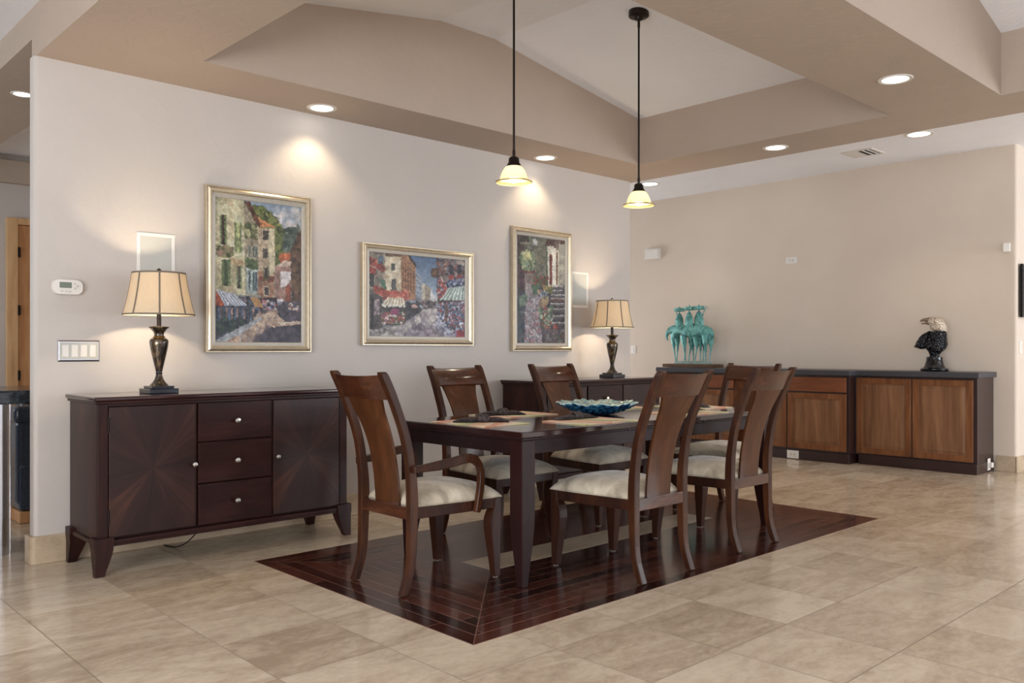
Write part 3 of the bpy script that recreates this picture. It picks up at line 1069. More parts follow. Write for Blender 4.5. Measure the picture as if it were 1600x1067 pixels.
# ------------------------------------------------------------------ sideboards
def make_sideboard(label):
    """origin: left front corner of the body on the floor, x along the wall, +y towards the wall"""
    t = empty('sideboard', (0, 0, 0), 0, label, 'sideboard', 'espresso sideboards along the picture wall')
    W, D = 1.475, .455
    top = MB().box(-.022, W + .022, -.026, D, .893, .915)
    top.build('top', M['espresso_top'], t, bevel=.007, seg=3)
    MB().box(-.012, W + .012, -.014, D - .004, .878, .893).build('top_molding', M['espresso'], t, bevel=.004)
    body = MB().box(0, .018, .012, D - .01, .175, .878).box(W - .018, W, .012, D - .01, .175, .878).box(.018, W - .018, D - .03, D - .01, .175, .878)
    body.box(.018, W - .018, .02, D - .03, .175, .2).box(.018, W - .018, .030, D - .03, .84, .878).box(.018, W - .018, .028, .04, .2, .84)
    body.build('body', M['espresso_v'], t, bevel=.002)
    for x0, x1 in ((0, .052), (W - .052, W)):
        MB().box(x0, x1, -.004, .012, .175, .878).build('stile', M['espresso_v'], t, bevel=.003)
    for x0, x1 in ((.508, .522), (.962, .976)):
        MB().box(x0 + .003, x1 - .003, .004, .02, .2, .868).build('divider', M['espresso_v'], t, bevel=.001)
    MB().box(.052, W - .052, -.002, .012, .866, .879).build('front_rail', M['espresso'], t)
    MB().box(-.012, W + .012, -.014, D - .004, .158, .180).build('base_molding', M['espresso'], t, bevel=.004)
    MB().box(.07, W - .07, -.010, .008, .146, .160).build('base_rail', M['espresso'], t, bevel=.002)
    # doors
    for k, (x0, x1) in enumerate(((.055, .509), (.974, W - .055))):
        cx, cz = (x0 + x1) / 2, .53
        d_ = MB().box(x0 - cx, x1 - cx, -.006, .012, .190 - cz, .862 - cz).build('door', M['burst'], t, (cx, 0, cz), bevel=.004)
        kx = (.213 if k == 0 else -.205)
        MB().lathe([(.001, .0), (.006, .0), (.005, .012), (.012, .017), (.0155, .024), (.013, .031), (.001, .034)], 18).build('knob', M['nickel'], d_, (kx, -.006, 0), (PI / 2, 0, 0), smooth=True)
        hx = (x0 - cx - .003) if k == 0 else (x1 - cx + .003)
        for hz in (-.235, .24):
            MB().lathe([(.0045, hz - .04), (.0045, hz + .04)], 10, c=(hx, -.008, 0)).build('hinge', M['iron'], d_, smooth=True)
    for z0, z1, kz in ((.650, .862, .757), (.421, .643, .532), (.190, .414, .304)):
        cz = (z0 + z1) / 2
        dr = MB().box(-.218, .218, -.006, .012, z0 - cz, z1 - cz).build('drawer', M['espresso'], t, (.742, 0, cz), bevel=.003)
        MB().lathe([(.001, .0), (.006, .0), (.005, .012), (.013, .017), (.0175, .024), (.014, .031), (.001, .034)], 18).build('knob', M['nickel'], dr, (0, -.006, kz - cz), (PI / 2, 0, 0), smooth=True)
    pts = [(.52, .47, .0045), (.55, .38, .0045), (.57, .30, .03), (.58, .22, .075), (.60, .18, .115), (.63, .18, .108), (.68, .19, .118), (.74, .20, .136), (.80, .21, .150), (.84, .22, .178)]
    cr = [tuple(sm_interp([(k2, p[ax]) for k2, p in enumerate(pts)], i / 4) for ax in range(3)) for i in range(len(pts) * 4 - 3)]
    MB().tube(cr, .0035, 8).build('power_cord', M['cord'], t, smooth=True)
    # sabre feet
    for sx, x in ((1, -.022), (-1, W + .022)):
        for sy, y in ((1, -.024), (-1, D - .002)):
            rings = []
            for z, w in ((.196, .098), (.172, .100), (.15, .096), (.12, .088), (.09, .079), (.06, .068), (.03, .056), (.0, .046)):
                xo = x + sx * (.004 if z < .15 else .0)
                rings.append([(xo, y, z), (xo + sx * w, y, z), (xo + sx * w, y + sy * w * .8, z), (xo, y + sy * w * .8, z)])
            MB().loft(rings).build('leg', M['espresso_v'], t, bevel=.003)
    return t


sb1 = make_sideboard('espresso sideboard with sunburst doors, fully seen at left under the thermostat and tall painting')
sb1.location = (1.462, 4.617, 0)
sb2 = copy_tree(sb1)
sb2.location = (4.682, 4.617, 0)
sb2['label'] = 'espresso sideboard half hidden behind the dining table, at the far end of the picture wall'
# ------------------------------------------------------------------ table lamps
def shade_mat():
    t = NT('cream_silk_shade', 0.8, 0, 0.1)
    n = t.noise(t.mapping((60, 60, 2)), 3, 2)
    t.color(t.ramp(n, [(.3, rgb(232, 220, 196)), (.7, rgb(240, 230, 208))]))
    tr = t.n('ShaderNodeBsdfTranslucent')
    tr.inputs[0].default_value = rgb(246, 222, 176)
    mx = t.n('ShaderNodeMixShader')
    mx.inputs[0].default_value = .42
    t.l(t.b.outputs[0], mx.inputs[1])
    t.l(tr.outputs[0], mx.inputs[2])
    t.l(mx.outputs[0], t.t.nodes['Material Output'].inputs[0])
    return t.m


M['shade'] = shade_mat()
M['shade_trim'] = plain('taupe_shade_trim', rgb(118, 104, 88), 0.7)


def lamp_body_mat():
    t = NT('marbled_bronze_glaze', 0.14, .35, 0.6, .6, .05)
    n = t.noise(t.mapping((5, 5, 1.4)), 9, 5, .6, 1.2)
    t.color(t.ramp(n, [(.35, rgb(24, 20, 18)), (.52, rgb(66, 54, 40)), (.68, rgb(128, 106, 76))]))
    return t.m


M['lamp_body'] = lamp_body_mat()
M['slate'] = plain('black_lamp_plinth', rgb(28, 32, 40), 0.22, coat=.4)
M['brass'] = plain('aged_brass', rgb(150, 112, 56), 0.3, .9)


def make_lamp(label):
    t = empty('table_lamp', (0, 0, 0), 0, label, 'lamp', 'table lamps on the sideboards')
    MB().box(-.080, .080, -.080, .080, 0, .026).build('base', M['slate'], t, bevel=.003)
    MB().box(-.062, .062, -.062, .062, .026, .040).build('base_step', M['slate'], t, bevel=.003)
    MB().lathe([(.001, .04), (.050, .04), (.048, .046), (.036, .058), (.025, .075), (.019, .092), (.016, .106), (.001, .106)], 32).build('foot', M['lamp_body'], t, smooth=True)
    MB().lathe([(.001, .106), (.018, .106), (.019, .110), (.0165, .114), (.0165, .119), (.019, .122), (.001, .122)], 32).build('collar', M['slate'], t, smooth=True)
    MB().lathe([(.001, .122), (.018, .122), (.022, .14), (.030, .175), (.039, .215), (.046, .250), (.0505, .280), (.0495, .294), (.042, .303), (.030, .307), (.001, .307)], 40).build('vase_body', M['lamp_body'], t, smooth=True)
    MB().lathe([(.001, .307), (.030, .307), (.032, .312), (.029, .316), (.001, .316)], 32).build('brass_ring', M['brass'], t, smooth=True)
    MB().lathe([(.001, .316), (.027, .316), (.025, .325), (.029, .338), (.042, .354), (.053, .362), (.054, .368), (.046, .371), (.014, .376), (.001, .376)], 40).build('flared_neck', M['lamp_body'], t, smooth=True)
    MB().lathe([(.012, .374), (.012, .445), (.016, .447), (.016, .49), (.001, .49)], 20).build('stem', M['bronze_dark'], t, smooth=True)
    prof = []
    for i in range(15):
        u = i / 14
        r = .188 - (.188 - .139) * (u * 1.45 - .45 * u * u)
        prof.append((r, .432 + .238 * u))
    SEG = 64
    b = MB()
    b.lathe(prof + [(r - .0025, z) for r, z in prof[::-1]], SEG, cap=False)
    sh = b.build('lamp_shade', M['shade'], t, smooth=True)
    for q in range(8):
        a = math.radians(45 * q - 110)
        rings = []
        for r, z in prof:
            ring = []
            for da, dr in ((-.0045, 0), (.0045, 0), (.0045, .0025), (-.0045, .0025)):
                rr = r + dr
                aa = a + da / r
                ring.append((rr * math.cos(aa), rr * math.sin(aa), z))
            rings.append(ring)
        MB().loft(rings).build('shade_rib', M['shade_trim'], sh)
    for (r, z, h) in ((prof[0][0], prof[0][1], .008), (prof[-1][0], prof[-1][1] - .008, .009)):
        MB().loft([[((r + dr) * math.cos(a), (r + dr) * math.sin(a), z + dz) for dr, dz in ((-.003, 0), (.0025, 0), (.0025, h), (-.003, h))] for a in [2 * PI * i / SEG for i in range(SEG)]], closed=True).build('shade_binding', M['shade_trim'], sh, smooth=True)
    # spider and finial
    b = MB()
    for q in range(3):
        a = 2 * PI * q / 3 + .3
        b.tube([(0, 0, .664), (.136 * math.cos(a), .136 * math.sin(a), .664)], .002, 6)
    b.tube([(-.012, 0, .48), (-.045, 0, .52), (-.045, 0, .60), (0, 0, .662)], .002, 6).tube([(.012, 0, .48), (.045, 0, .52), (.045, 0, .60), (0, 0, .662)], .002, 6)
    b.build('harp', M['bronze_dark'], t)
    MB().lathe([(.001, .660), (.008, .662), (.005, .672), (.012, .680), (.012, .688), (.001, .696)], 18).build('finial', M['bronze_dark'], t, smooth=True)
    MB().lathe([(.001, .490), (.014, .492), (.022, .52), (.028, .55), (.024, .575), (.001, .588)], 18).build('bulb', BULB, t, smooth=True)
    l = point(t, (0, 0, .55), 135, (1, .80, .55), .03)
    return t


lamp = make_lamp('lit table lamp on the left sideboard, nearest to the thermostat')
lamp.location = (1.855, 4.83, .9155)
lamp2 = copy_tree(lamp)
lamp2.location = (5.79, 4.85, .9155)
lamp2['label'] = 'lit table lamp on the second sideboard, right of the stairway painting'


# ------------------------------------------------------------------ wall fixtures
def wall_speaker(x0, x1, z0, z1, label):
    t = empty('wall_speaker', ((x0 + x1) / 2, YA, (z0 + z1) / 2), 0, label, 'speaker', 'flush wall speakers')
    w, h = (x1 - x0) / 2, (z1 - z0) / 2
    f = .02
    MB().box(-w, w, -.006, 0, -h, -h + f).box(-w, w, -.006, 0, h - f, h).box(-w, -w + f, -.006, 0, -h + f, h - f).box(w - f, w, -.006, 0, -h + f, h - f).build('bezel', M['white_plastic'], t, bevel=.002)
    MB().box(-w + f, w - f, -.003, 0, -h + f, h - f).build('grille', M['grille'], t)


wall_speaker(1.836, 2.06, 1.525, 1.842, 'flush white wall speaker above the left table lamp')
wall_speaker(5.548, 5.773, 1.530, 1.847, 'flush white wall speaker beside the narrow stairway painting')

t = empty('thermostat', (1.463, YA, 1.501), 0, 'white oval thermostat with grey display above the left sideboard', 'thermostat')
o = MB().loft([[(x * k_, y, z * k_) for x, z in [(p[0], p[1]) for p in rrect(-.079, .079, -.042, .042, .034)]] for y, k_ in ((0, 1), (-.018, 1), (-.026, .95))]).build('housing', M['white_plastic'], t, smooth=True)
MB().box(-.044, .018, -.0275, -.024, -.006, .026).build('display', M['lcd'], t, bevel=.002)
for (x, z) in ((.035, .018), (.048, .007), (.035, -.006)):
    MB().lathe([(.001, 0), (.006, 0), (.005, .003), (.001, .0035)], 12).build('button', M['liner'], t, (x, -.0255, z), (PI / 2, 0, 0))
for x in (-.033, -.012, .008):
    MB().box(x - .006, x + .006, -.028, -.024, -.028, -.020).build('button', M['liner'], t, bevel=.001)

t = empty('light_switch', (1.524, YA, 1.150), 0, 'bevelled chrome plate of four white rocker switches below the thermostat'.replace('bevelled ', 'wide '), 'switch')
f = MB()
W_, H_ = .111, .060
outer = [(-W_, 0, -H_), (W_, 0, -H_), (W_, 0, H_), (-W_, 0, H_)]
mid = [(-W_ + .009, -.008, -H_ + .009), (W_ - .009, -.008, -H_ + .009), (W_ - .009, -.008, H_ - .009), (-W_ + .009, -.008, H_ - .009)]
f.loft([outer, mid]).build('chrome_plate', M['chrome'], t, bevel=.001)
MB().box(-W_ + .012, W_ - .012, -.0095, -.007, -H_ + .013, H_ - .013).build('insert', M['grille'], t)
for i in range(4):
    x = -.0705 + i * .047
    MB().loft([[(x - .017, -.0095, -.033), (x + .017, -.0095, -.033), (x + .017, -.0095, .033), (x - .017, -.0095, .033)], [(x - .016, -.011, -.032), (x + .016, -.011, -.032), (x + .016, -.0145, .032), (x - .016, -.0145, .032)]]).build('rocker', M['white_plastic'], t, bevel=.001)


def xb_box(name, label, cat, y0, y1, z0, z1, th, mat=None, group=None):
    o_ = MB().box(-th, 0, -(y1 - y0) / 2, (y1 - y0) / 2, -(z1 - z0) / 2, (z1 - z0) / 2).build(name, mat or M['white_plastic'], None, (9.0, (y0 + y1) / 2, (z0 + z1) / 2), bevel=.004)
    return tag(o_, label, cat, group)


ws = xb_box('alarm_siren', 'white box high on the far wall, above and left of the horse sculpture', 'wall box', 6.715, 6.945, 2.335, 2.465, .05)
MB().box(-.056, -.049, -.10, .10, -.052, .052).build('cover', M['white_plastic'], ws, bevel=.003)


def outlet(loc, rot, label, w=.0575, h=.035, group='white outlet plates', name='power_outlet'):
    t_ = empty(name, loc, 0, label, 'outlet', group)
    t_.rotation_euler = rot
    MB().box(-w, w, -.006, 0, -h, h).build('cover_plate', M['white_plastic'], t_, bevel=.002)
    for s_ in (-1, 1):
        o2 = MB().prism(rrect(-.014, .014, -.017, .017, .008), 0, .0015).build('socket', M['white_trim'], t_, (s_ * .02, -.006, 0), (PI / 2, 0, 0))
        MB().box(-.006, -.004, -.0018, -.0014, -.005, .004).box(.004, .006, -.0018, -.0014, -.005, .004).build('slots', M['vent_dark'], t_, (s_ * .02, -.006, 0))
    return t_


outlet((9.0, 4.897, 2.172), (0, 0, -PI / 2), 'white double outlet high on the bare far wall', .068, .036)
outlet((8.40, 4.555, .050), (0, 0, -PI / 2), 'white outlet low on the dark cabinet plinth', .066, .042)
ol = outlet((8.86, 2.794, .085), (0, 0, 0), 'outlet with a small adapter plugged in, on the cabinet end plinth', .036, .055)
ol.location = (8.835, 2.7935, .075)
MB().box(-.022, .030, -.036, -.006, -.028, .018).build('adapter', M['white_plastic'], ol, bevel=.004)
sw = empty('light_switch', (9.0, 7.175, 1.158), -PI / 2, 'single white light switch on the far wall just right of the second lamp', 'switch')
MB().box(-.046, .046, -.006, 0, -.055, .055).build('cover_plate', M['white_plastic'], sw, bevel=.002)
MB().box(-.017, .017, -.010, -.006, -.033, .033).build('rocker', M['white_plastic'], sw, bevel=.001)
sw = empty('light_switch', (9.10, 2.60, 1.18), 0, 'white light switch cut by the right picture edge, below the television', 'switch')
MB().box(-.04, .04, -.006, 0, -.06, .06).build('cover_plate', M['white_plastic'], sw, bevel=.002)
MB().box(-.017, .017, -.010, -.006, -.033, .033).build('rocker', M['white_plastic'], sw, bevel=.001)
md = empty('motion_detector', (9.0, 2.69, 2.125), 0, 'small white motion detector near the right end of the far wall', 'sensor')
MB().box(-.02, 0, -.02, .02, -.02, .03).build('bracket', M['white_plastic'], md, bevel=.003)
MB().loft([[(-.02 - (0.03 if q else 0), -.034 + .004 * q, -.05), (-.02 - (0.03 if q else 0), .034 - .004 * q, -.05), (-.02 - (.03 if q else 0), .034 - .004 * q, .035), (-.02 - (.03 if q else 0), -.034 + .004 * q, .035)] for q in (0, 1)]).build('sensor_head', M['white_plastic'], md, bevel=.006, rot=(0, .15, .3))
tv = empty('television', (9.65, 2.60, 1.715), 0, 'black flat television just entering the picture at the right edge', 'television')
MB().box(-.62, .62, -.040, -.016, -.252, .252).build('housing', M['black_gloss'], tv, bevel=.003)
MB().box(-.605, .605, -.042, -.039, -.238, .238).build('screen', M['black_screen'], tv)
MB().box(-.15, .15, -.017, 0, -.1, .1).build('wall_mount', M['iron'], tv)

# ------------------------------------------------------------------ cherry cabinets along the far wall
XR, XL = 8.56, 8.42          # faces of the right and left runs
YR0, YR1, YL1 = 2.80, 3.95, 6.27
ct = MB().prism([(8.992, 2.772), (XR - .05, 2.772), (XR - .05, YR1 - .03), (XL - .05, YR1 - .03), (XL - .05, YL1 + .06), (8.992, YL1 + .06)], .895, .945).build('countertop', M['counter'], bevel=.004)
tag(ct, 'long charcoal countertop over the cherry cabinets on the far wall', 'countertop')


def raised_door(x, y0, y1, z0, z1, parent):
    """door in the plane x (faces -x)"""
    fw = .058
    b_ = MB()
    b_.box(-.018, 0, y0, y0 + fw, z0, z1).box(-.018, 0, y1 - fw, y1, z0, z1).box(-.018, 0, y0 + fw, y1 - fw, z0, z0 + fw).box(-.018, 0, y0 + fw, y1 - fw, z1 - fw, z1)
    d_ = b_.build('door', M['cherry'], parent, (x, 0, 0), bevel=.003)
    a0, a1, c0, c1 = y0 + fw, y1 - fw, z0 + fw, z1 - fw

    def R(dx, e):
        return [(dx, a0 + e, c0 + e), (dx, a1 - e, c0 + e), (dx, a1 - e, c1 - e), (dx, a0 + e, c1 - e)]
    MB().loft([R(-.002, 0), R(-.007, 0), R(-.007, .012), R(-.012, .032), R(-.0125, .034)]).build('raised_panel', M['cherry_p'], d_)
    return d_


cb = empty('cabinet', (XR, YR0, 0), 0, 'cherry two-door cabinet under the eagle bust, right end of the run', 'cabinet', 'cherry cabinets on the far wall')
MB().box(.0, .432, 0, YR1 - YR0, .09, .895).build('body', M['cab_dark'], cb, bevel=.002)
MB().box(-.028, .432, -.006, YR1 - YR0 - .04, 0, .098).build('plinth', M['cab_dark'], cb, bevel=.003)
raised_door(0, .035, .580, .110, .872, cb)
raised_door(0, .592, 1.135, .110, .872, cb)
YS = [YR1, 4.628, 5.270, 5.912]
labs = ['cherry cabinet with one drawer over one door, next to the two-door eagle cabinet',
        'cherry cabinet behind the right-hand rear-view side chair, second of the drawer run',
        'cherry cabinet below the right part of the horse sculpture, seen between chair backs']
for i in range(3):
    y0, y1 = YS[i], YS[i + 1]
    if i == 2:
        y1 = YL1 + .02
    cb = empty('cabinet', (XL, y0, 0), 0, labs[i], 'cabinet', 'cherry cabinets on the far wall')
    w = y1 - y0 - .001
    MB().box(0, .57, 0, w, .09, .895).build('body', M['cab_dark'], cb, bevel=.001)
    MB().box(-.022, .57, 0, w, 0, .098).build('plinth', M['cab_dark'], cb, bevel=.001)
    n = 1 if w < .9 else 2
    y00 = .03 if i == 0 else .006
    for q in range(n):
        a0 = y00 + q * (w - y00) / n
        a1 = a0 + (w - y00) / n - .008
        raised_door(0, a0, a1, .118, .706, cb)
        MB().box(-.018, 0, a0, a1, .722, .872).build('drawer', M['cherry_h'], cb, bevel=.004)


# ------------------------------------------------------------------ horse and rider sculpture
def patina():
    t = NT('teal_patina_bronze', 0.55, .3, 0.4)
    n = t.noise(t.mapping((1, 1, 1)), 14, 5, .65, .8)
    t.color(t.ramp(n, [(.3, rgb(58, 92, 88)), (.45, rgb(92, 152, 148)), (.6, rgb(126, 188, 182)), (.75, rgb(112, 172, 200))]))
    t.bump(t.noise(t.mapping((1, 1, 1)), 50), .3, .006)
    return t.m


M['patina'] = patina()
M['rock'] = plain('pale_green_stone', rgb(136, 156, 150), 0.7, var=.3, scale=18, bump=.5)
M['plinthwood'] = wood('rough_wood_plinth', rgb(72, 52, 40), rgb(104, 80, 62), rgb(134, 108, 86), .6, (9, 1.2, 9), 0, 4)
SX, ZC = 8.72, .9455


def sy(cx):
    return 6.42 - (cx - 328) * .00130 * 1.03


def sz(cy):
    return .985 + (843 - cy) * .001085


wp = MB().box(-.11, .11, -.365, .365, 0, .038).build('wood_plinth', M['plinthwood'], None, (SX, sy(608), ZC + .0005), bevel=.004)
tag(wp, 'rough brown wooden plinth on the countertop under the horse sculpture', 'plinth')
sc_ = empty('horse_sculpture', (SX, sy(608), ZC + .040), 0, 'teal bronze sculpture of three hatted riders on thin-legged horses', 'sculpture')
OY_, OZ_ = sy(608), ZC + .040


def P3(cx, cy, dx=0.0):
    return (dx, sy(cx) - OY_, max(.004, sz(cy) - OZ_))


rk = MB()
rnd = random.Random(5)
poly = [(rnd.uniform(.75, 1.0) * .095 * math.cos(a), rnd.uniform(.85, 1.0) * .30 * math.sin(a)) for a in [2 * PI * i / 18 for i in range(18)]]
rk.loft([[(x, y, 0) for x, y in poly], [(x * .97, y * .98, .02) for x, y in poly], [(x * .85, y * .92, .033) for x, y in poly]])
rk.build('stone_base', M['rock'], sc_)


def skin_body(name, pts, rads, ell, parent, dx=0.0):
    cr = []
    n = len(pts)
    for i in range((n - 1) * 5 + 1):
        u = i / 5
        cr.append((sm_interp([(k_, p[0]) for k_, p in enumerate(pts)], u), sm_interp([(k_, p[1]) for k_, p in enumerate(pts)], u), sm_interp([(k_, r) for k_, r in enumerate(rads)], u)))
    rings = []
    for i, (cx, cy, r) in enumerate(cr):
        p, q = cr[max(0, i - 1)], cr[min(len(cr) - 1, i + 1)]
        d_ = Vector((0, sy(q[0]) - sy(p[0]), sz(q[1]) - sz(p[1]))).normalized()
        nrm = Vector((0, -d_.z, d_.y))
        c_ = Vector((dx, sy(cx) - OY_, sz(cy) - OZ_))
        ring = []
        for j in range(14):
            a = 2 * PI * j / 14
            ring.append(c_ + nrm * (r * math.sin(a)) + Vector((r * ell * math.cos(a), 0, 0)))
        rings.append(ring)
    return MB().loft(rings)


def leg(b_, cx0, cy0, cx1, cy1, cxk, dx, r0=.032):
    pts = [P3(cx0, cy0 - 40, dx), P3((cx0 + cxk) / 2, (cy0 + 640) / 2, dx), P3(cxk, 660, dx), P3((cxk + cx1) / 2, 730, dx), P3(cx1, cy1, dx)]
    b_.tube(pts, [r0 * 1.2, r0, .014, .007, .006], 8)


# left horse: rump and lowered head at left, body rising to the rider
def horse(parent, pts, rads, legs, dx, ell=.7):
    b_ = skin_body('horse', pts, rads, ell, parent, dx)
    for (x0, y0, xk, x1, lx) in legs:
        leg(b_, x0, y0, x1, 812, xk, dx + lx)
    return b_.build('horse', M['patina'], parent, smooth=True)


horse(sc_, [(322, 578), (305, 545), (312, 500), (350, 462), (410, 452), (470, 462), (520, 480)], [.006, .016, .026, .045, .058, .055, .03],
      [(372, 540, 375, 396, .018), (432, 530, 438, 428, -.02)], .035)
horse(sc_, [(420, 560), (418, 520), (445, 475), (500, 455), (560, 470), (610, 500), (640, 530)], [.014, .03, .045, .06, .07, .07, .04],
      [(505, 560, 525, 534, .02), (535, 570, 545, 548, -.025), (600, 560, 590, 566, .02)], -.02)
horse(sc_, [(566, 500), (590, 478), (650, 478), (720, 480), (775, 500), (800, 540), (800, 575)], [.03, .05, .08, .075, .065, .042, .02],
      [(590, 560, 592, 602, .03), (655, 580, 668, 644, -.03), (672, 580, 680, 676, .02), (715, 570, 712, 702, .03), (750, 560, 760, 757, -.03), (795, 575, 800, 783, .0)], .01)


def rider(cx, top, bottom, w0, dx, hat_cx, hat_cy, hat_w, arm=None):
    b_ = MB()
    n = 14
    rings = []
    for i in range(n + 1):
        u = i / n
        cy = top + (bottom - top) * u
        r = .006 + (w0 - .006) * min(1, (u * 2.6)) ** .5 * (1 + .1 * max(0, u - .5))
        c_ = P3(cx, cy, dx)
        rings.append([(c_[0] + r * .55 * math.cos(a), c_[1] + r * math.sin(a) * 1.0, c_[2]) for a in [2 * PI * j / 16 for j in range(16)]])
    b_.loft(rings)
    b_.tube([P3(cx, top + 4, dx), P3(hat_cx, hat_cy, dx)], .008, 8)
    if arm:
        b_.tube([P3(x, y, dx) for x, y in arm], .006, 8)
    o_ = b_.build('rider', M['patina'], sc_, smooth=True)
    c_ = P3(hat_cx, hat_cy, dx)
    h_ = hat_w
    MB().lathe([(.001, -.021), (h_ * .85, -.021), (h_, -.012), (h_, .012), (h_ * .88, .021), (.02, .021), (.010, .022), (.006, .040), (.001, .044)], 24, c=c_).build('hat', M['patina'], o_, smooth=True)
    return o_


rider(446, 270, 470, .056, .035, 449, 232, .068, [(425, 300), (416, 262), (424, 240)])
rider(583, 262, 480, .056, -.02, 588, 224, .064, None)
rider(670, 252, 480, .062, .015, 668, 220, .070, [(708, 310), (725, 262), (752, 205)])
MB().tube([P3(518, 406, .03), P3(618, 404, .03)], .014, 10).build('crossbar', M['patina'], sc_, smooth=True)


# ------------------------------------------------------------------ eagle bust
def feather(name, stops, sc, metal, rough, bump):
    t = NT(name, rough, metal, 0.6)
    v = t.n('ShaderNodeTexVoronoi')
    v.inputs['Scale'].default_value = sc
    t.l(t.mapping((1, 1, .7)), v.inputs['Vector'])
    t.color(t.ramp(v.outputs['Distance'], stops))
    t.bump(v.outputs['Distance'], bump, .012)
    return t.m


M['eagle_dark'] = feather('black_bronze_feathers', [(.0, rgb(46, 50, 62)), (.4, rgb(22, 22, 26)), (.8, rgb(10, 10, 12))], 55, .6, .3, .9)
M['eagle_head'] = feather('silver_feathers', [(.0, rgb(232, 220, 204)), (.5, rgb(196, 180, 160)), (.9, rgb(120, 104, 88))], 95, .3, .4, .6)
M['beak'] = plain('tarnished_beak', rgb(132, 114, 94), .35, .4)
eg = empty('eagle_bust', (8.78, 3.262, .9455), math.radians(20.5), 'black eagle bust with a silver head on a round black base', 'sculpture')
# local: +y is picture-left seen square on; 1 crop pixel = .000617 m
EP = .000617


def ey(cx):
    return (425 - cx) * EP


def ez(cy):
    return (965 - cy) * EP


MB().lathe([(.001, 0), (.123, 0), (.126, .006), (.126, .022), (.120, .028), (.102, .034), (.088, .055), (.080, .085), (.074, .11), (.072, .138), (.068, .142), (.001, .142)], 40).build('round_base', M['black_gloss'], eg, smooth=True)


def eloft(secs, name, mat, depth=.75, seg=22, parent=eg, rowlob=.0):
    """secs: (crop y, x left, x right)"""
    rings = []
    tabc = [(i, s_) for i, s_ in enumerate(secs)]
    N_ = (len(secs) - 1) * 4
    for i in range(N_ + 1):
        u = i / 4
        cy = sm_interp([(k_, s_[0]) for k_, s_ in tabc], u)
        l_ = sm_interp([(k_, s_[1]) for k_, s_ in tabc], u)
        r_ = sm_interp([(k_, s_[2]) for k_, s_ in tabc], u)
        c_, h_ = (l_ + r_) / 2, max(3, (r_ - l_) / 2)
        dd = min(h_, 125) * depth
        rings.append([(dd * EP * math.cos(a) * (1 + rowlob * math.sin(7 * a + i)), ey(c_ + h_ * math.sin(a) * (1 + rowlob * math.cos(5 * a + i * 1.3))), ez(cy)) for a in [2 * PI * j / seg for j in range(seg)]])
    return MB().loft(rings).build(name, mat, parent, smooth=True)


eloft([(738, 358, 492), (700, 352, 500), (660, 338, 530), (620, 312, 575), (570, 262, 606), (500, 280, 612), (430, 320, 606), (370, 352, 600), (330, 365, 596)], 'body', M['eagle_dark'], .8, 26, rowlob=.025)
eloft([(612, 215, 262), (600, 190, 300), (580, 130, 330), (560, 138, 350), (500, 165, 372), (440, 200, 376), (390, 235, 372), (350, 300, 368), (322, 350, 366)], 'wing', M['eagle_dark'], .45, 22, rowlob=.03)
eloft([(345, 470, 600), (325, 420, 602), (300, 372, 600), (270, 362, 596), (240, 352, 590), (200, 330, 578), (160, 322, 556), (130, 335, 528), (108, 372, 480), (100, 400, 445)], 'head', M['eagle_head'], .72, 24, rowlob=.02)
b = MB()
b.loft([[(.62 * w * EP * math.cos(a), ey(cx), ez(cy + 1.35 * h * math.sin(a))) for a in [2 * PI * j / 12 for j in range(12)]] for cx, cy, w, h in ((372, 150, 60, 34), (335, 148, 52, 28), (295, 146, 40, 20), (255, 148, 28, 16), (228, 158, 16, 12), (214, 178, 6, 5))])
b.loft([[(.62 * w * EP * math.cos(a), ey(cx), ez(cy + 1.35 * h * math.sin(a))) for a in [2 * PI * j / 12 for j in range(12)]] for cx, cy, w, h in ((365, 205, 50, 30), (325, 198, 40, 18), (285, 200, 28, 11), (250, 205, 14, 8), (232, 208, 6, 4))])
b.build('beak', M['beak'], eg, smooth=True)
MB().lathe([(.001, -.004), (.005, 0), (.001, .004)], 12, c=(-.040, ey(372), ez(150))).build('eye', M['black_gloss'], eg, smooth=True)

# ------------------------------------------------------------------ hall side: bar and leather chair
bar = empty('bar_counter', (1.0, 5.75, 0), 0, 'black granite bar top on a thick chrome post at the left picture edge', 'bar counter')
MB().prism(rrect(-1.3, .78, -.36, .36, .05), .852, .928).build('granite_top', M['granite'], bar, bevel=.012, seg=3)
MB().lathe([(.055, 0), (.055, .852)], 40, c=(.225, -.235, 0)).build('chrome_post', M['chrome'], bar, smooth=True)
MB().lathe([(.055, 0), (.055, .852)], 40, c=(-1.1, -.235, 0)).build('chrome_post', M['chrome'], bar, smooth=True)
MB().box(-1.2, .2, .10, .25, .0, .852).build('bar_base', M['espresso'], bar)
ac = empty('leather_armchair', (1.95, 6.75, 0), 0, 'black leather armchair behind the chrome post in the hall', 'armchair')
MB().box(-.42, .42, -.38, .38, .0, .08).build('wooden_base', M['pine'], ac, bevel=.01)
MB().box(-.42, .42, -.38, .38, .08, .40).build('seat_body', M['leather'], ac, bevel=.03, seg=4)
MB().box(-.26, .26, -.36, .26, .40, .48).build('seat_pad', M['leather'], ac, bevel=.03, seg=4)
for s_ in (-1, 1):
    MB().box(s_ * .36 - .075, s_ * .36 + .075, -.37, .37, .12, .69).build('armrest', M['leather'], ac, bevel=.035, seg=4)
MB().box(-.27, .27, .22, .42, .40, .86).build('backrest', M['leather'], ac, bevel=.05, seg=4)
for s_ in (-1, 1):
    MB().prism(rrect(s_ * .36 - .09, s_ * .36 + .09, -.38, .38, .03), .67, .78).build('arm_pad', M['leather'], ac, bevel=.035, seg=4)


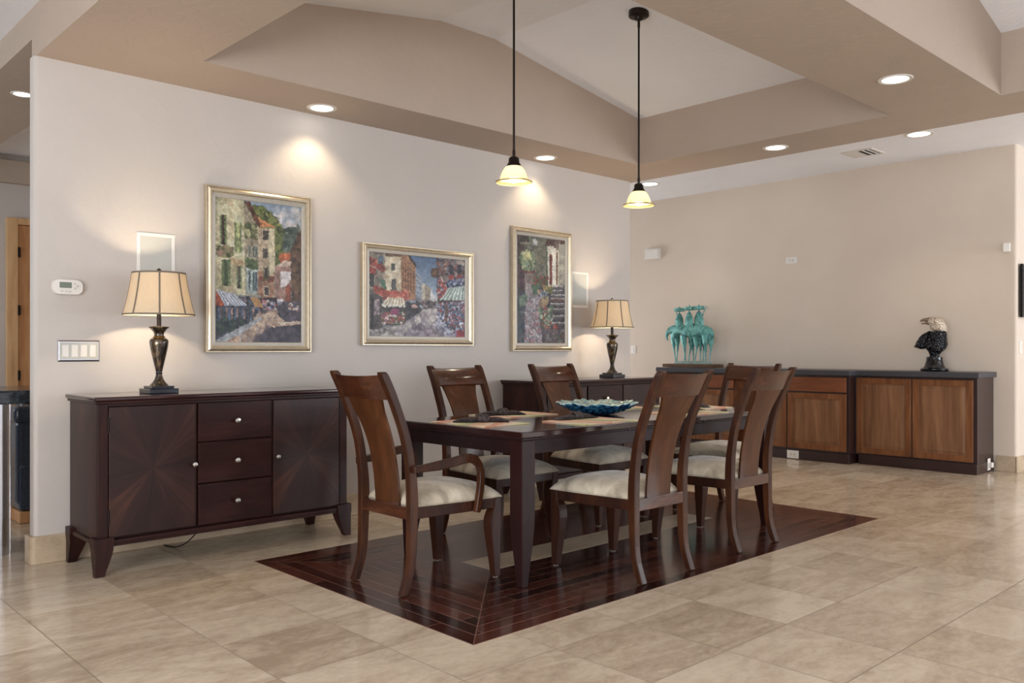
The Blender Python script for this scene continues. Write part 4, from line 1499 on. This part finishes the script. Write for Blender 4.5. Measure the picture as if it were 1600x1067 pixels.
# ------------------------------------------------------------------ the three oil paintings
class Art:
    """a small raster picture, painted polygon by polygon and put on the canvas mesh as vertex colours"""

    def __init__(s, W, H, corners, base, seed):
        s.W, s.H = W, H
        (s.x0, s.tl, s.bl), (s.x1, s.tr, s.br) = corners
        s.a = np.ones((H, W, 3)) * np.array(base) / 255.0
        s.r = np.random.RandomState(seed)
        s.X, s.Y = np.meshgrid(np.arange(W) + .5, np.arange(H) + .5)

    def uv(s, p):
        x, y = p
        u = (x - s.x0) / (s.x1 - s.x0)
        t, b = s.tl + (s.tr - s.tl) * u, s.bl + (s.br - s.bl) * u
        return u * s.W, (y - t) / (b - t) * s.H

    def mask(s, pts):
        pts = [s.uv(p) for p in pts]
        m = np.zeros((s.H, s.W), bool)
        n = len(pts)
        for i in range(n):
            (xa, ya), (xb, yb) = pts[i], pts[(i + 1) % n]
            if ya == yb:
                continue
            c = (s.Y > min(ya, yb)) & (s.Y <= max(ya, yb))
            xi = xa + (s.Y - ya) * (xb - xa) / (yb - ya)
            m ^= c & (s.X < xi)
        return m

    def poly(s, pts, c, var=.10, c2=None):
        m = s.mask(pts)
        if not m.any():
            return
        col = np.array(c) / 255.0
        if c2 is not None:
            ys = s.Y[m]
            t = ((s.Y - ys.min()) / max(1, ys.max() - ys.min()))[..., None]
            col = col * (1 - t) + np.array(c2) / 255.0 * t
            col = col[m]
        k = 1 + var * s.noise(3)[m][:, None] + var * .7 * s.noise(9)[m][:, None]
        s.a[m] = np.clip(col * k, 0, 1)

    def noise(s, cell):
        h, w = s.H // cell + 2, s.W // cell + 2
        g = s.r.randn(h, w)
        yy, xx = s.Y / cell, s.X / cell
        i, j = yy.astype(int), xx.astype(int)
        fy, fx = yy - i, xx - j
        i1, j1 = np.minimum(i + 1, h - 1), np.minimum(j + 1, w - 1)
        return (g[i, j] * (1 - fy) * (1 - fx) + g[i1, j] * fy * (1 - fx) + g[i, j1] * (1 - fy) * fx + g[i1, j1] * fy * fx)

    def dabs(s, pts, cols, n, size, al=.8):
        m = s.mask(pts)
        ys, xs = np.nonzero(m)
        if len(ys) == 0:
            return
        for _ in range(n):
            k = s.r.randint(len(ys))
            cy, cx = ys[k], xs[k]
            r = size * (.5 + s.r.rand())
            R = int(r) + 2
            y0, y1, x0, x1 = max(0, cy - R), min(s.H, cy + R), max(0, cx - R), min(s.W, cx + R)
            d = ((s.X[y0:y1, x0:x1] - cx) ** 2 * (.6 + s.r.rand()) + (s.Y[y0:y1, x0:x1] - cy) ** 2 * (.6 + s.r.rand())) < r * r
            c = np.array(cols[s.r.randint(len(cols))]) / 255.0 * (.85 + .3 * s.r.rand())
            sub = s.a[y0:y1, x0:x1]
            sub[d] = sub[d] * (1 - al) + np.clip(c, 0, 1) * al

    def line(s, p, q, w, c):
        (x0, y0), (x1, y1) = s.uv(p), s.uv(q)
        L = math.hypot(x1 - x0, y1 - y0) + 1e-6
        t = np.clip(((s.X - x0) * (x1 - x0) + (s.Y - y0) * (y1 - y0)) / L / L, 0, 1)
        d = np.hypot(s.X - x0 - t * (x1 - x0), s.Y - y0 - t * (y1 - y0))
        s.a[d < w] = np.array(c) / 255.0

    def rect(s, x0, y0, x1, y1, c, var=.12, sl=0.0):
        s.poly([(x0, y0), (x1, y0 + sl * (x1 - x0)), (x1, y1 + sl * (x1 - x0)), (x0, y1)], c, var)

    def window(s, x0, y0, x1, y1, c, shut=None, sl=0.0):
        s.rect(x0 - 3, y0 - 3, x1 + 3, y1 + 3, (190, 180, 150), .1, sl)
        s.rect(x0, y0, x1, y1, c, .2, sl)
        if shut:
            w = (x1 - x0) * .38
            s.rect(x0 - w * .6, y0, x0 + w * .5, y1, shut, .12, sl)
            s.rect(x1 - w * .5, y0, x1 + w * .6, y1, shut, .12, sl)

    def stripes(s, top, bot, n, ca, cb):
        """awning between two edges, each a pair of points"""
        for i in range(n):
            u0, u1 = i / n, (i + 1) / n
            L = lambda e, u: (e[0][0] + (e[1][0] - e[0][0]) * u, e[0][1] + (e[1][1] - e[0][1]) * u)
            s.poly([L(top, u0), L(top, u1), L(bot, u1), L(bot, u0)], ca if i % 2 == 0 else cb, .06)

    def finish(s, warp=1.0):
        dx = s.noise(2) * warp
        dy = s.noise(2) * warp
        xi = np.clip((s.X + dx).astype(int), 0, s.W - 1)
        yi = np.clip((s.Y + dy).astype(int), 0, s.H - 1)
        s.a = s.a[yi, xi]
        g = s.a.mean(2, keepdims=True)
        s.a = (g + (s.a - g) * .7) * .95
        s.a = np.clip(s.a * (1 + .045 * s.noise(2)[..., None] + .05 * s.noise(6)[..., None]), 0, 1)


def art_village():
    A = Art(176, 262, ((68, 72, 1000), (626, 131, 1002)), (120, 130, 140), 1)
    A.poly([(68, 60), (640, 60), (640, 520), (68, 520)], (128, 152, 176), .05, (196, 192, 190))
    A.dabs([(430, 140), (640, 140), (640, 330), (430, 300)], [(190, 186, 192), (206, 190, 178), (150, 160, 180)], 60, 7, .5)
    A.poly([(300, 120), (360, 120), (430, 170), (470, 230), (520, 280), (520, 400), (620, 330), (620, 450), (440, 520), (320, 300)], (78, 92, 48), .25)
    A.dabs([(300, 130), (360, 130), (430, 180), (470, 230), (520, 290), (500, 450), (440, 500), (320, 260)], [(88, 104, 44), (136, 138, 62), (52, 66, 38), (110, 120, 60)], 240, 4)
    A.dabs([(520, 270), (610, 260), (620, 380), (500, 440)], [(66, 84, 72), (92, 108, 96), (48, 62, 54)], 120, 4)
    # left house
    A.poly([(68, 60), (250, 90), (255, 700), (68, 670)], (190, 182, 140), .12)
    A.dabs([(68, 60), (250, 90), (255, 700), (68, 670)], [(206, 196, 150), (176, 150, 112), (200, 200, 170), (150, 146, 100)], 240, 5, .45)
    # second house with eave
    A.poly([(248, 95), (350, 240), (350, 710), (255, 700)], (150, 138, 112), .15)
    A.poly([(248, 92), (285, 100), (340, 210), (358, 262), (340, 262)], (104, 58, 38), .2)
    A.dabs([(256, 240), (330, 250), (330, 340), (256, 330)], [(70, 80, 46), (160, 160, 110), (98, 100, 60)], 90, 3)
    A.poly([(262, 480), (345, 500), (345, 700), (262, 690)], (150, 166, 160), .12)
    # middle house
    A.poly([(336, 268), (448, 268), (448, 712), (345, 712)], (172, 150, 120), .12)
    A.poly([(410, 268), (446, 268), (446, 600), (410, 600)], (200, 188, 150), .08)
    A.poly([(338, 196), (452, 262), (352, 262)], (196, 118, 66), .15)
    A.dabs([(340, 560), (448, 560), (448, 712), (345, 712)], [(150, 92, 70), (170, 120, 90), (120, 80, 60)], 80, 4, .6)
    for (x0, y0, x1, y1) in ((368, 280, 408, 345), (370, 400, 402, 462), (378, 645, 408, 700)):
        A.window(x0, y0, x1, y1, (74, 64, 58))
    A.window(376, 518, 404, 580, (60, 44, 40), (96, 100, 76))
    A.dabs([(350, 585), (440, 585), (440, 612), (350, 612)], [(140, 50, 44), (70, 70, 40)], 40, 2.5)
    for (x0, y0, x1, y1, c, sh) in ((105, 185, 135, 375, (70, 52, 44), (110, 128, 74)), (196, 235, 226, 425, (150, 158, 96), (104, 122, 72)), (118, 470, 155, 640, (62, 80, 50), (100, 120, 72)), (205, 510, 228, 655, (70, 54, 44), (108, 132, 90))):
        A.window(x0, y0, x1, y1, c, sh, .1)
    for (x0, x1) in ((278, 290), (302, 314), (320, 330)):
        A.rect(x0, 545, x1, 670, (60, 84, 96), .1)
        A.rect(x0, 385, x1, 455, (90, 108, 104), .1)
    A.dabs([(78, 390), (175, 400), (175, 452), (90, 450)], [(96, 100, 58), (140, 140, 84), (150, 110, 90), (60, 70, 40)], 110, 3.5)
    A.dabs([(180, 470), (245, 480), (245, 512), (180, 508)], [(176, 140, 96), (190, 160, 110)], 30, 3)
    A.dabs([(262, 470), (335, 480), (335, 530), (268, 520)], [(60, 84, 48), (96, 116, 66)], 70, 3)
    # right hand dark houses
    A.poly([(626, 275), (600, 300), (560, 395), (540, 460), (556, 500), (560, 740), (640, 760), (640, 275)], (84, 58, 44), .2)
    A.dabs([(600, 310), (640, 290), (640, 740), (560, 700), (560, 480)], [(120, 86, 56), (60, 42, 36), (100, 70, 60)], 120, 4, .6)
    A.poly([(476, 444), (500, 425), (556, 430), (548, 470), (500, 490), (480, 478)], (190, 90, 48), .15)
    A.poly([(452, 512), (520, 472), (556, 480), (556, 512)], (206, 176, 160), .08)
    A.poly([(452, 512), (556, 512), (556, 640), (520, 650), (520, 735), (452, 735)], (150, 110, 98), .15)
    A.poly([(486, 545), (556, 545), (556, 600), (520, 640), (486, 650)], (196, 188, 190), .08)
    A.poly([(522, 645), (556, 620), (556, 740), (522, 740)], (150, 66, 46), .15)
    # street level
    A.poly([(68, 700), (350, 715), (470, 735), (640, 735), (640, 1010), (68, 1010)], (86, 76, 84), .15)
    A.poly([(75, 765), (262, 765), (262, 700), (350, 720), (372, 770), (360, 850), (75, 985)], (62, 70, 88), .25)
    for x in (88, 120, 152, 188, 232, 290, 330):
        A.rect(x, 775, x + 12, 860, (70, 92, 128), .2)
        A.rect(x + 13, 780, x + 24, 850, (140, 110, 100), .25)
    A.dabs([(80, 860), (262, 860), (200, 920), (80, 960)], [(44, 70, 58), (60, 80, 70), (40, 50, 60)], 60, 4)
    A.poly([(350, 712), (460, 712), (460, 800), (350, 790)], (60, 44, 54), .3)
    A.dabs([(370, 730), (455, 730), (455, 795), (370, 790)], [(150, 160, 200), (200, 80, 60), (90, 80, 120), (180, 170, 170)], 60, 2)
    A.poly([(75, 668), (128, 766), (75, 768)], (178, 72, 44), .1)
    A.stripes(((78, 664), (190, 690)), ((128, 766), (266, 764)), 13, (196, 206, 222), (132, 146, 172))
    A.stripes(((285, 706), (338, 716)), ((318, 774), (372, 774)), 9, (214, 162, 92), (166, 112, 62))
    # road and light
    A.poly([(360, 815), (470, 800), (520, 870), (626, 860), (640, 1010), (75, 1010), (230, 940), (350, 860)], (170, 138, 116), .14)
    A.dabs([(360, 815), (470, 800), (520, 880), (500, 1000), (240, 1000), (230, 940)], [(190, 160, 134), (206, 180, 150), (150, 120, 104), (130, 116, 120)], 200, 4, .6)
    A.poly([(75, 985), (355, 835), (362, 850), (230, 945), (120, 1005), (75, 1005)], (150, 158, 166), .1)
    A.poly([(462, 770), (500, 735), (626, 790), (626, 862), (520, 866), (470, 830)], (66, 60, 76), .2)
    A.poly([(420, 905), (626, 882), (640, 1010), (330, 1010)], (58, 54, 72), .15)
    A.dabs([(360, 930), (626, 900), (640, 1010), (300, 1010)], [(74, 68, 88), (50, 46, 62), (96, 86, 96)], 120, 5, .5)
    A.line((470, 876), (626, 872), 1.0, (196, 186, 170))
    A.dabs([(520, 750), (616, 770), (610, 800), (540, 790)], [(206, 190, 180), (60, 70, 100), (130, 90, 80)], 30, 3)
    A.dabs([(466, 720), (500, 720), (500, 760), (466, 755)], [(210, 210, 220), (120, 120, 140)], 14, 2.5)
    A.line((222, 900), (222, 1000), .6, (190, 200, 210))
    A.line((290, 850), (290, 915), .5, (180, 190, 200))
    A.finish()
    return A


def art_street():
    A = Art(256, 206, ((97, 108, 972), (1072, 198, 980)), (120, 120, 130), 2)
    A.poly([(480, 140), (800, 140), (800, 600), (480, 500)], (74, 104, 146), .06, (150, 172, 196))
    A.poly([(97, 100), (270, 120), (270, 600), (97, 600)], (132, 118, 106), .15)
    A.dabs([(97, 100), (270, 120), (270, 600), (97, 600)], [(150, 138, 124), (96, 84, 78), (168, 150, 130)], 200, 5, .5)
    A.poly([(245, 125), (405, 140), (405, 590), (265, 590)], (206, 190, 158), .08)
    A.dabs([(245, 125), (405, 140), (405, 590), (265, 590)], [(220, 206, 176), (190, 160, 120), (206, 196, 170)], 120, 5, .5)
    A.poly([(255, 125), (405, 135), (405, 160), (255, 155)], (110, 78, 58), .2)
    A.poly([(405, 140), (470, 145), (555, 240), (550, 610), (405, 600)], (160, 108, 72), .12)
    A.poly([(470, 140), (500, 150), (562, 245), (548, 262)], (62, 48, 46), .15)
    for i in range(6):
        y = 190 + i * 62
        for j in range(5):
            x = 420 + j * 26
            yy = y + j * (34 - i * 9)
            if yy > 200 + j * 22 and yy < 590:
                A.rect(x, yy, x + 11, yy + 40, (116, 70, 48), .1)
    A.poly([(552, 288), (612, 375), (612, 590), (552, 575)], (140, 152, 168), .08)
    for i in range(4):
        A.line((556, 340 + i * 60), (610, 400 + i * 45), 1.0, (96, 106, 124))
    A.poly([(612, 440), (640, 430), (700, 480), (706, 640), (612, 640)], (186, 176, 158), .08)
    A.poly([(700, 490), (775, 590), (775, 650), (700, 650)], (196, 196, 200), .08)
    A.poly([(640, 430), (705, 482), (700, 600), (650, 600)], (150, 136, 118), .1)
    # right building
    A.poly([(775, 185), (1075, 185), (1075, 640), (780, 640)], (88, 70, 70), .2)
    A.dabs([(775, 185), (1075, 185), (1075, 500), (780, 560)], [(140, 118, 110), (64, 52, 60), (160, 80, 60), (84, 96, 130), (176, 160, 150)], 330, 4, .7)
    for (x0, x1) in ((905, 945), (992, 1034)):
        A.rect(x0, 240, x1, 375, (44, 46, 60), .25)
        A.dabs([(x0, 350), (x1, 350), (x1, 390), (x0, 390)], [(180, 60, 56), (150, 50, 50)], 20, 3)
    A.dabs([(720, 285), (785, 285), (785, 360), (720, 360)], [(70, 52, 46), (90, 60, 50)], 60, 3.5)
    A.dabs([(735, 300), (772, 300), (772, 340), (735, 340)], [(140, 90, 60)], 10, 3)
    A.dabs([(780, 380), (900, 440), (860, 560), (790, 580)], [(190, 70, 56), (150, 50, 60), (60, 70, 100), (190, 180, 180)], 110, 3)
    A.dabs([(880, 400), (1075, 370), (1075, 460), (880, 480)], [(70, 86, 130), (150, 160, 190), (50, 60, 90)], 110, 3)
    A.stripes(((905, 478), (1075, 455)), ((800, 600), (1075, 606)), 13, (196, 210, 206), (128, 156, 150))
    # left details
    for (x0, y0, x1, y1, c) in ((190, 150, 235, 300, (78, 98, 118)), (104, 330, 150, 470, (56, 56, 58)), (310, 230, 350, 300, (86, 84, 78)), (315, 390, 360, 515, (88, 88, 90))):
        A.window(x0, y0, x1, y1, c, None)
    A.stripes(((200, 380), (248, 400)), ((216, 480), (272, 498)), 7, (84, 134, 104), (56, 98, 76))
    for r_ in ([(104, 180), (165, 195), (155, 250), (110, 240)], [(180, 240), (235, 255), (235, 310), (180, 290)], [(104, 270), (160, 290), (150, 340), (104, 320)], [(150, 470), (250, 490), (260, 560), (160, 540)]):
        A.dabs(r_, [(176, 60, 50), (206, 90, 70), (150, 44, 44), (90, 60, 44)], 55, 3.5)
    A.dabs([(240, 515), (480, 520), (480, 590), (300, 580), (240, 600)], [(196, 84, 66), (216, 120, 96), (160, 56, 50)], 130, 3.8)
    A.poly([(97, 500), (225, 580), (225, 900), (97, 960)], (78, 70, 72), .2)
    A.rect(115, 580, 142, 900, (40, 34, 40), .2)
    A.rect(150, 600, 200, 760, (150, 130, 140), .2)
    A.rect(97, 700, 112, 850, (120, 110, 110), .2)
    A.poly([(225, 660), (450, 660), (450, 860), (240, 862)], (66, 64, 62), .25)
    A.stripes(((272, 580), (430, 580)), ((224, 650), (446, 660)), 13, (226, 216, 194), (184, 160, 128))
    A.dabs([(220, 652), (446, 656), (446, 672), (222, 668)], [(226, 220, 206)], 30, 2.5)
    A.dabs([(215, 745), (440, 740), (440, 845), (230, 845)], [(190, 66, 62), (130, 60, 90), (90, 110, 70), (220, 206, 200), (170, 90, 80), (70, 80, 60)], 260, 3.2)
    A.dabs([(315, 705), (380, 700), (380, 750), (320, 750)], [(130, 44, 90), (160, 60, 110)], 40, 3)
    A.poly([(450, 620), (552, 600), (620, 640), (630, 700), (500, 790), (450, 830)], (58, 56, 66), .25)
    A.poly([(505, 652), (545, 645), (580, 682), (520, 688)], (206, 160, 148), .1)
    A.poly([(585, 660), (610, 652), (632, 680), (596, 686)], (150, 176, 196), .1)
    A.poly([(470, 608), (552, 600), (552, 630), (500, 632)], (140, 150, 170), .1)
    A.dabs([(620, 600), (775, 620), (775, 680), (620, 700)], [(110, 90, 90), (70, 60, 70), (150, 130, 130)], 90, 3)
    # street
    A.poly([(690, 690), (780, 680), (790, 760), (860, 900), (980, 985), (97, 985), (130, 930), (440, 850), (620, 720)], (176, 168, 166), .1)
    A.dabs([(640, 720), (780, 700), (860, 900), (960, 985), (300, 985), (400, 880)], [(206, 200, 192), (150, 138, 150), (120, 108, 124), (190, 184, 180)], 300, 5, .6)
    A.dabs([(560, 860), (860, 860), (930, 985), (420, 985)], [(96, 84, 104), (130, 116, 130), (160, 150, 158)], 170, 5, .6)
    A.dabs([(97, 930), (300, 890), (400, 970), (97, 980)], [(96, 92, 98), (180, 176, 176), (140, 130, 130)], 120, 4, .6)
    A.poly([(780, 640), (1075, 615), (1075, 985), (980, 985), (850, 890), (780, 760)], (84, 92, 120), .2)
    A.dabs([(780, 640), (1075, 615), (1075, 985), (980, 985), (850, 890), (780, 760)], [(70, 84, 126), (140, 160, 196), (196, 206, 220), (50, 56, 76), (170, 70, 80), (110, 100, 110)], 640, 2.8, .8)
    A.rect(855, 650, 885, 830, (110, 80, 76), .3)
    A.dabs([(780, 760), (860, 900), (960, 970), (860, 980), (750, 860)], [(150, 150, 176), (190, 190, 206), (100, 100, 124)], 170, 3)
    A.dabs([(990, 920), (1060, 920), (1060, 975), (990, 975)], [(180, 44, 60), (140, 30, 50)], 50, 3.4)
    A.line((160, 938), (190, 925), .6, (30, 26, 34))
    A.line((190, 925), (180, 942), .6, (30, 26, 34))
    A.line((185, 940), (248, 936), .6, (30, 26, 34))
    A.finish()
    return A


def art_stairs():
    A = Art(150, 226, ((66, 88, 990), (475, 140, 997)), (90, 94, 98), 3)
    A.poly([(66, 80), (320, 110), (320, 560), (66, 560)], (108, 106, 88), .12)
    A.dabs([(66, 80), (320, 110), (320, 560), (66, 560)], [(124, 122, 98), (94, 96, 84), (136, 126, 100), (84, 90, 88)], 420, 3.2, .6)
    A.poly([(66, 80), (130, 95), (120, 560), (66, 560)], (84, 66, 62), .2)
    A.rect(98, 96, 166, 150, (54, 48, 44), .2)
    for x in (108, 122, 136, 150):
        A.line((x, 98), (x, 148), .7, (100, 84, 66))
    A.rect(92, 152, 182, 164, (150, 144, 122), .1)
    A.dabs([(205, 140), (232, 140), (232, 175), (208, 172)], [(206, 206, 200), (170, 176, 180)], 14, 3)
    # white porch
    A.poly([(322, 180), (475, 190), (475, 520), (330, 520)], (200, 192, 172), .07)
    A.poly([(300, 185), (320, 128), (475, 132), (475, 160), (436, 200), (375, 180)], (92, 58, 52), .2)
    A.dabs([(380, 150), (440, 150), (430, 215), (380, 210)], [(110, 84, 78), (140, 120, 112)], 40, 3)
    A.poly([(366, 200), (395, 200), (395, 512), (366, 512)], (226, 220, 204), .05)
    A.rect(342, 255, 362, 510, (124, 50, 44), .12)
    A.rect(398, 235, 412, 512, (126, 88, 48), .12)
    A.poly([(420, 170), (475, 170), (475, 530), (420, 520)], (166, 160, 142), .1)
    A.line((316, 200), (320, 450), 1.0, (62, 92, 70))
    # lower left shade
    A.poly([(66, 520), (150, 540), (150, 1000), (66, 1000)], (58, 68, 84), .2)
    A.dabs([(66, 560), (150, 560), (150, 1000), (66, 1000)], [(48, 60, 82), (80, 92, 104), (60, 66, 70), (90, 84, 92)], 220, 4, .7)
    A.rect(90, 360, 132, 560, (72, 48, 58), .2)
    A.rect(132, 400, 214, 560, (124, 106, 100), .12)
    A.rect(126, 385, 218, 410, (110, 62, 54), .15)
    # rounded wall
    A.poly([(140, 560), (160, 490), (190, 500), (195, 560), (255, 610), (260, 860), (290, 900), (290, 1000), (135, 1000)], (140, 130, 134), .12)
    A.dabs([(140, 600), (250, 620), (260, 860), (290, 990), (135, 1000)], [(170, 160, 166), (120, 100, 116), (150, 90, 100), (110, 116, 130), (180, 176, 180)], 560, 2.4, .75)
    A.line((150, 500), (142, 640), 1.6, (176, 166, 168))
    # steps
    A.poly([(250, 520), (475, 520), (475, 1000), (280, 1000)], (66, 64, 74), .15)
    ys = [520, 552, 588, 618, 660, 706, 762, 820, 885]
    for i, y in enumerate(ys):
        x0 = 362 - i * 4
        if i == 1:
            A.poly([(x0, y), (455, y), (455, y + 8), (x0, y + 8)], (170, 168, 170), .08)
        A.poly([(x0, y), (475 - (20 if i < 2 else 0), y), (475 - (20 if i < 2 else 0), y + 8 + i * .6), (x0, y + 8 + i * .6)], (176, 172, 172), .1)
        A.poly([(x0, y + 9), (475, y + 9), (475, y + 28), (x0, y + 28)], (92, 86, 92) if i != 3 else (110, 70, 68), .12)
    # plants
    A.dabs([(90, 300), (110, 240), (160, 220), (215, 250), (225, 330), (190, 390), (120, 370)], [(96, 122, 84), (150, 164, 110), (188, 190, 140), (120, 150, 130), (70, 92, 70)], 260, 2.8)
    A.dabs([(125, 240), (190, 235), (190, 300), (130, 300)], [(196, 190, 130), (176, 182, 120)], 50, 3)
    A.dabs([(215, 450), (330, 450), (325, 510), (215, 510)], [(140, 44, 44), (170, 70, 66), (60, 80, 56), (90, 100, 70)], 130, 3)
    A.dabs([(200, 520), (245, 510), (260, 570), (210, 580)], [(60, 96, 74), (80, 116, 90)], 70, 3)
    A.poly([(236, 548), (266, 548), (258, 588), (242, 588)], (176, 130, 96), .1)
    A.dabs([(295, 525), (365, 525), (360, 575), (300, 580)], [(150, 130, 66), (96, 106, 60), (176, 150, 90)], 80, 3)
    A.dabs([(262, 575), (320, 570), (330, 620), (262, 622)], [(120, 140, 160), (150, 160, 176), (90, 100, 110)], 60, 3)
    A.dabs([(262, 620), (330, 615), (330, 670), (265, 680)], [(190, 160, 120), (150, 120, 80), (110, 100, 70)], 70, 3)
    A.dabs([(252, 700), (370, 690), (375, 800), (340, 870), (270, 860)], [(74, 106, 82), (120, 150, 120), (160, 176, 150), (60, 80, 70), (150, 60, 60)], 300, 3)
    A.poly([(300, 848), (340, 848), (334, 900), (306, 900)], (160, 100, 84), .12)
    A.dabs([(100, 600), (150, 590), (150, 680), (100, 690)], [(84, 110, 92), (110, 130, 112)], 80, 3)
    A.dabs([(380, 845), (412, 845), (412, 900), (380, 900)], [(170, 76, 66), (150, 60, 60)], 40, 3)
    A.dabs([(290, 890), (475, 890), (475, 1000), (290, 1000)], [(70, 66, 78), (96, 88, 96), (110, 80, 80), (140, 130, 130)], 200, 4, .7)
    A.dabs([(390, 930), (475, 910), (475, 990), (390, 985)], [(60, 56, 60), (110, 70, 60), (84, 96, 84)], 60, 3)
    A.finish()
    return A


def canvas_mat():
    t = NT('oil_paint', 0.42, 0, 0.35)
    a = t.n('ShaderNodeAttribute', attribute_name='paint')
    t.color(a.outputs['Color'])
    t.bump(t.noise(t.mapping((1, 1, 1)), 180, 3), .25, .002)
    return t.m


M['oil'] = canvas_mat()


def painting(art, X0, X1, Z0, Z1, A0, A1, B0, B1, label):
    """outer rectangle X0..X1 x Z0..Z1, picture rectangle A0..A1 x B0..B1, hung on the picture wall"""
    cx, cz = (X0 + X1) / 2, (Z0 + Z1) / 2
    t = empty('framed_painting', (cx, YA - .001, cz), 0, label, 'painting', 'gilt framed street paintings')
    w, h = (X1 - X0) / 2, (Z1 - Z0) / 2
    al, ar, ab, at_ = A0 - cx, A1 - cx, B0 - cz, B1 - cz

    def R(u, y):
        """u = 0 outer edge, 1 picture edge"""
        x0, x1 = -w + (al + w) * u, w + (ar - w) * u
        z0, z1 = -h + (ab + h) * u, h + (at_ - h) * u
        return [(x0, y, z0), (x1, y, z0), (x1, y, z1), (x0, y, z1)]
    MB().loft([R(0, 0), R(0, -.030), R(.04, -.036), R(.10, -.036), R(.14, -.031), R(.18, -.038), R(.34, -.044), R(.5, -.040), R(.60, -.030), R(.62, -.026), R(.62, 0)], closed=True).build('frame', M['frame'], t)
    MB().loft([R(.621, 0), R(.621, -.024), R(.70, -.026), R(.73, -.021), R(.80, -.022), R(.83, -.017), R(.92, -.018), R(.97, -.022), R(1.0, -.018), R(1.0, 0)], closed=True).build('liner', M['liner'], t)
    W, H = art.W, art.H
    me = bpy.data.meshes.new('canvas')
    xs = np.linspace(al, ar, W)
    zs = np.linspace(at_, ab, H)
    gx, gz = np.meshgrid(xs, zs)
    lum = art.a.mean(2)
    co_ = np.stack([gx, -.0115 - .0012 * lum, gz], -1).reshape(-1, 3)
    idx = np.arange(W * H).reshape(H, W)
    q = np.stack([idx[:-1, :-1], idx[1:, :-1], idx[1:, 1:], idx[:-1, 1:]], -1).reshape(-1, 4)
    n = len(co_)
    back = [(al, -.002, ab), (ar, -.002, ab), (ar, -.002, at_), (al, -.002, at_)]
    vs = co_.tolist() + back
    tl, tr, br, bl = int(idx[0, 0]), int(idx[0, -1]), int(idx[-1, -1]), int(idx[-1, 0])
    fs = q.tolist() + [(n, n + 3, n + 2, n + 1), (tl, bl, n, n + 3), (tr, n + 2, n + 1, br)]
    me.from_pydata(vs, [], [tuple(f_) for f_ in fs])
    me.materials.append(M['oil'])
    c = art.a.reshape(-1, 3)
    c = np.where(c <= .04045, c / 12.92, ((c + .055) / 1.055) ** 2.4)
    full = np.ones((n + 4, 4), np.float32)
    full[:n, :3] = c
    full[n:, :3] = .4
    ca = me.color_attributes.new('paint', 'FLOAT_COLOR', 'POINT')
    ca.data.foreach_set('color', full.ravel())
    o_ = bpy.data.objects.new('canvas', me)
    COL.objects.link(o_)
    o_.parent = t


painting(art_village(), 2.238, 2.962, 1.140, 2.170, 2.304, 2.895, 1.205, 2.100, 'tall framed painting of a village street with striped awnings, above the left sideboard')
painting(art_street(), 3.366, 4.395, 1.188, 1.912, 3.432, 4.318, 1.256, 1.850, 'wide framed painting of a city street under a blue sky, middle of three')
painting(art_stairs(), 4.818, 5.530, 1.146, 2.173, 4.878, 5.458, 1.214, 2.104, 'tall framed painting of stone steps with flower pots, nearest the second lamp')
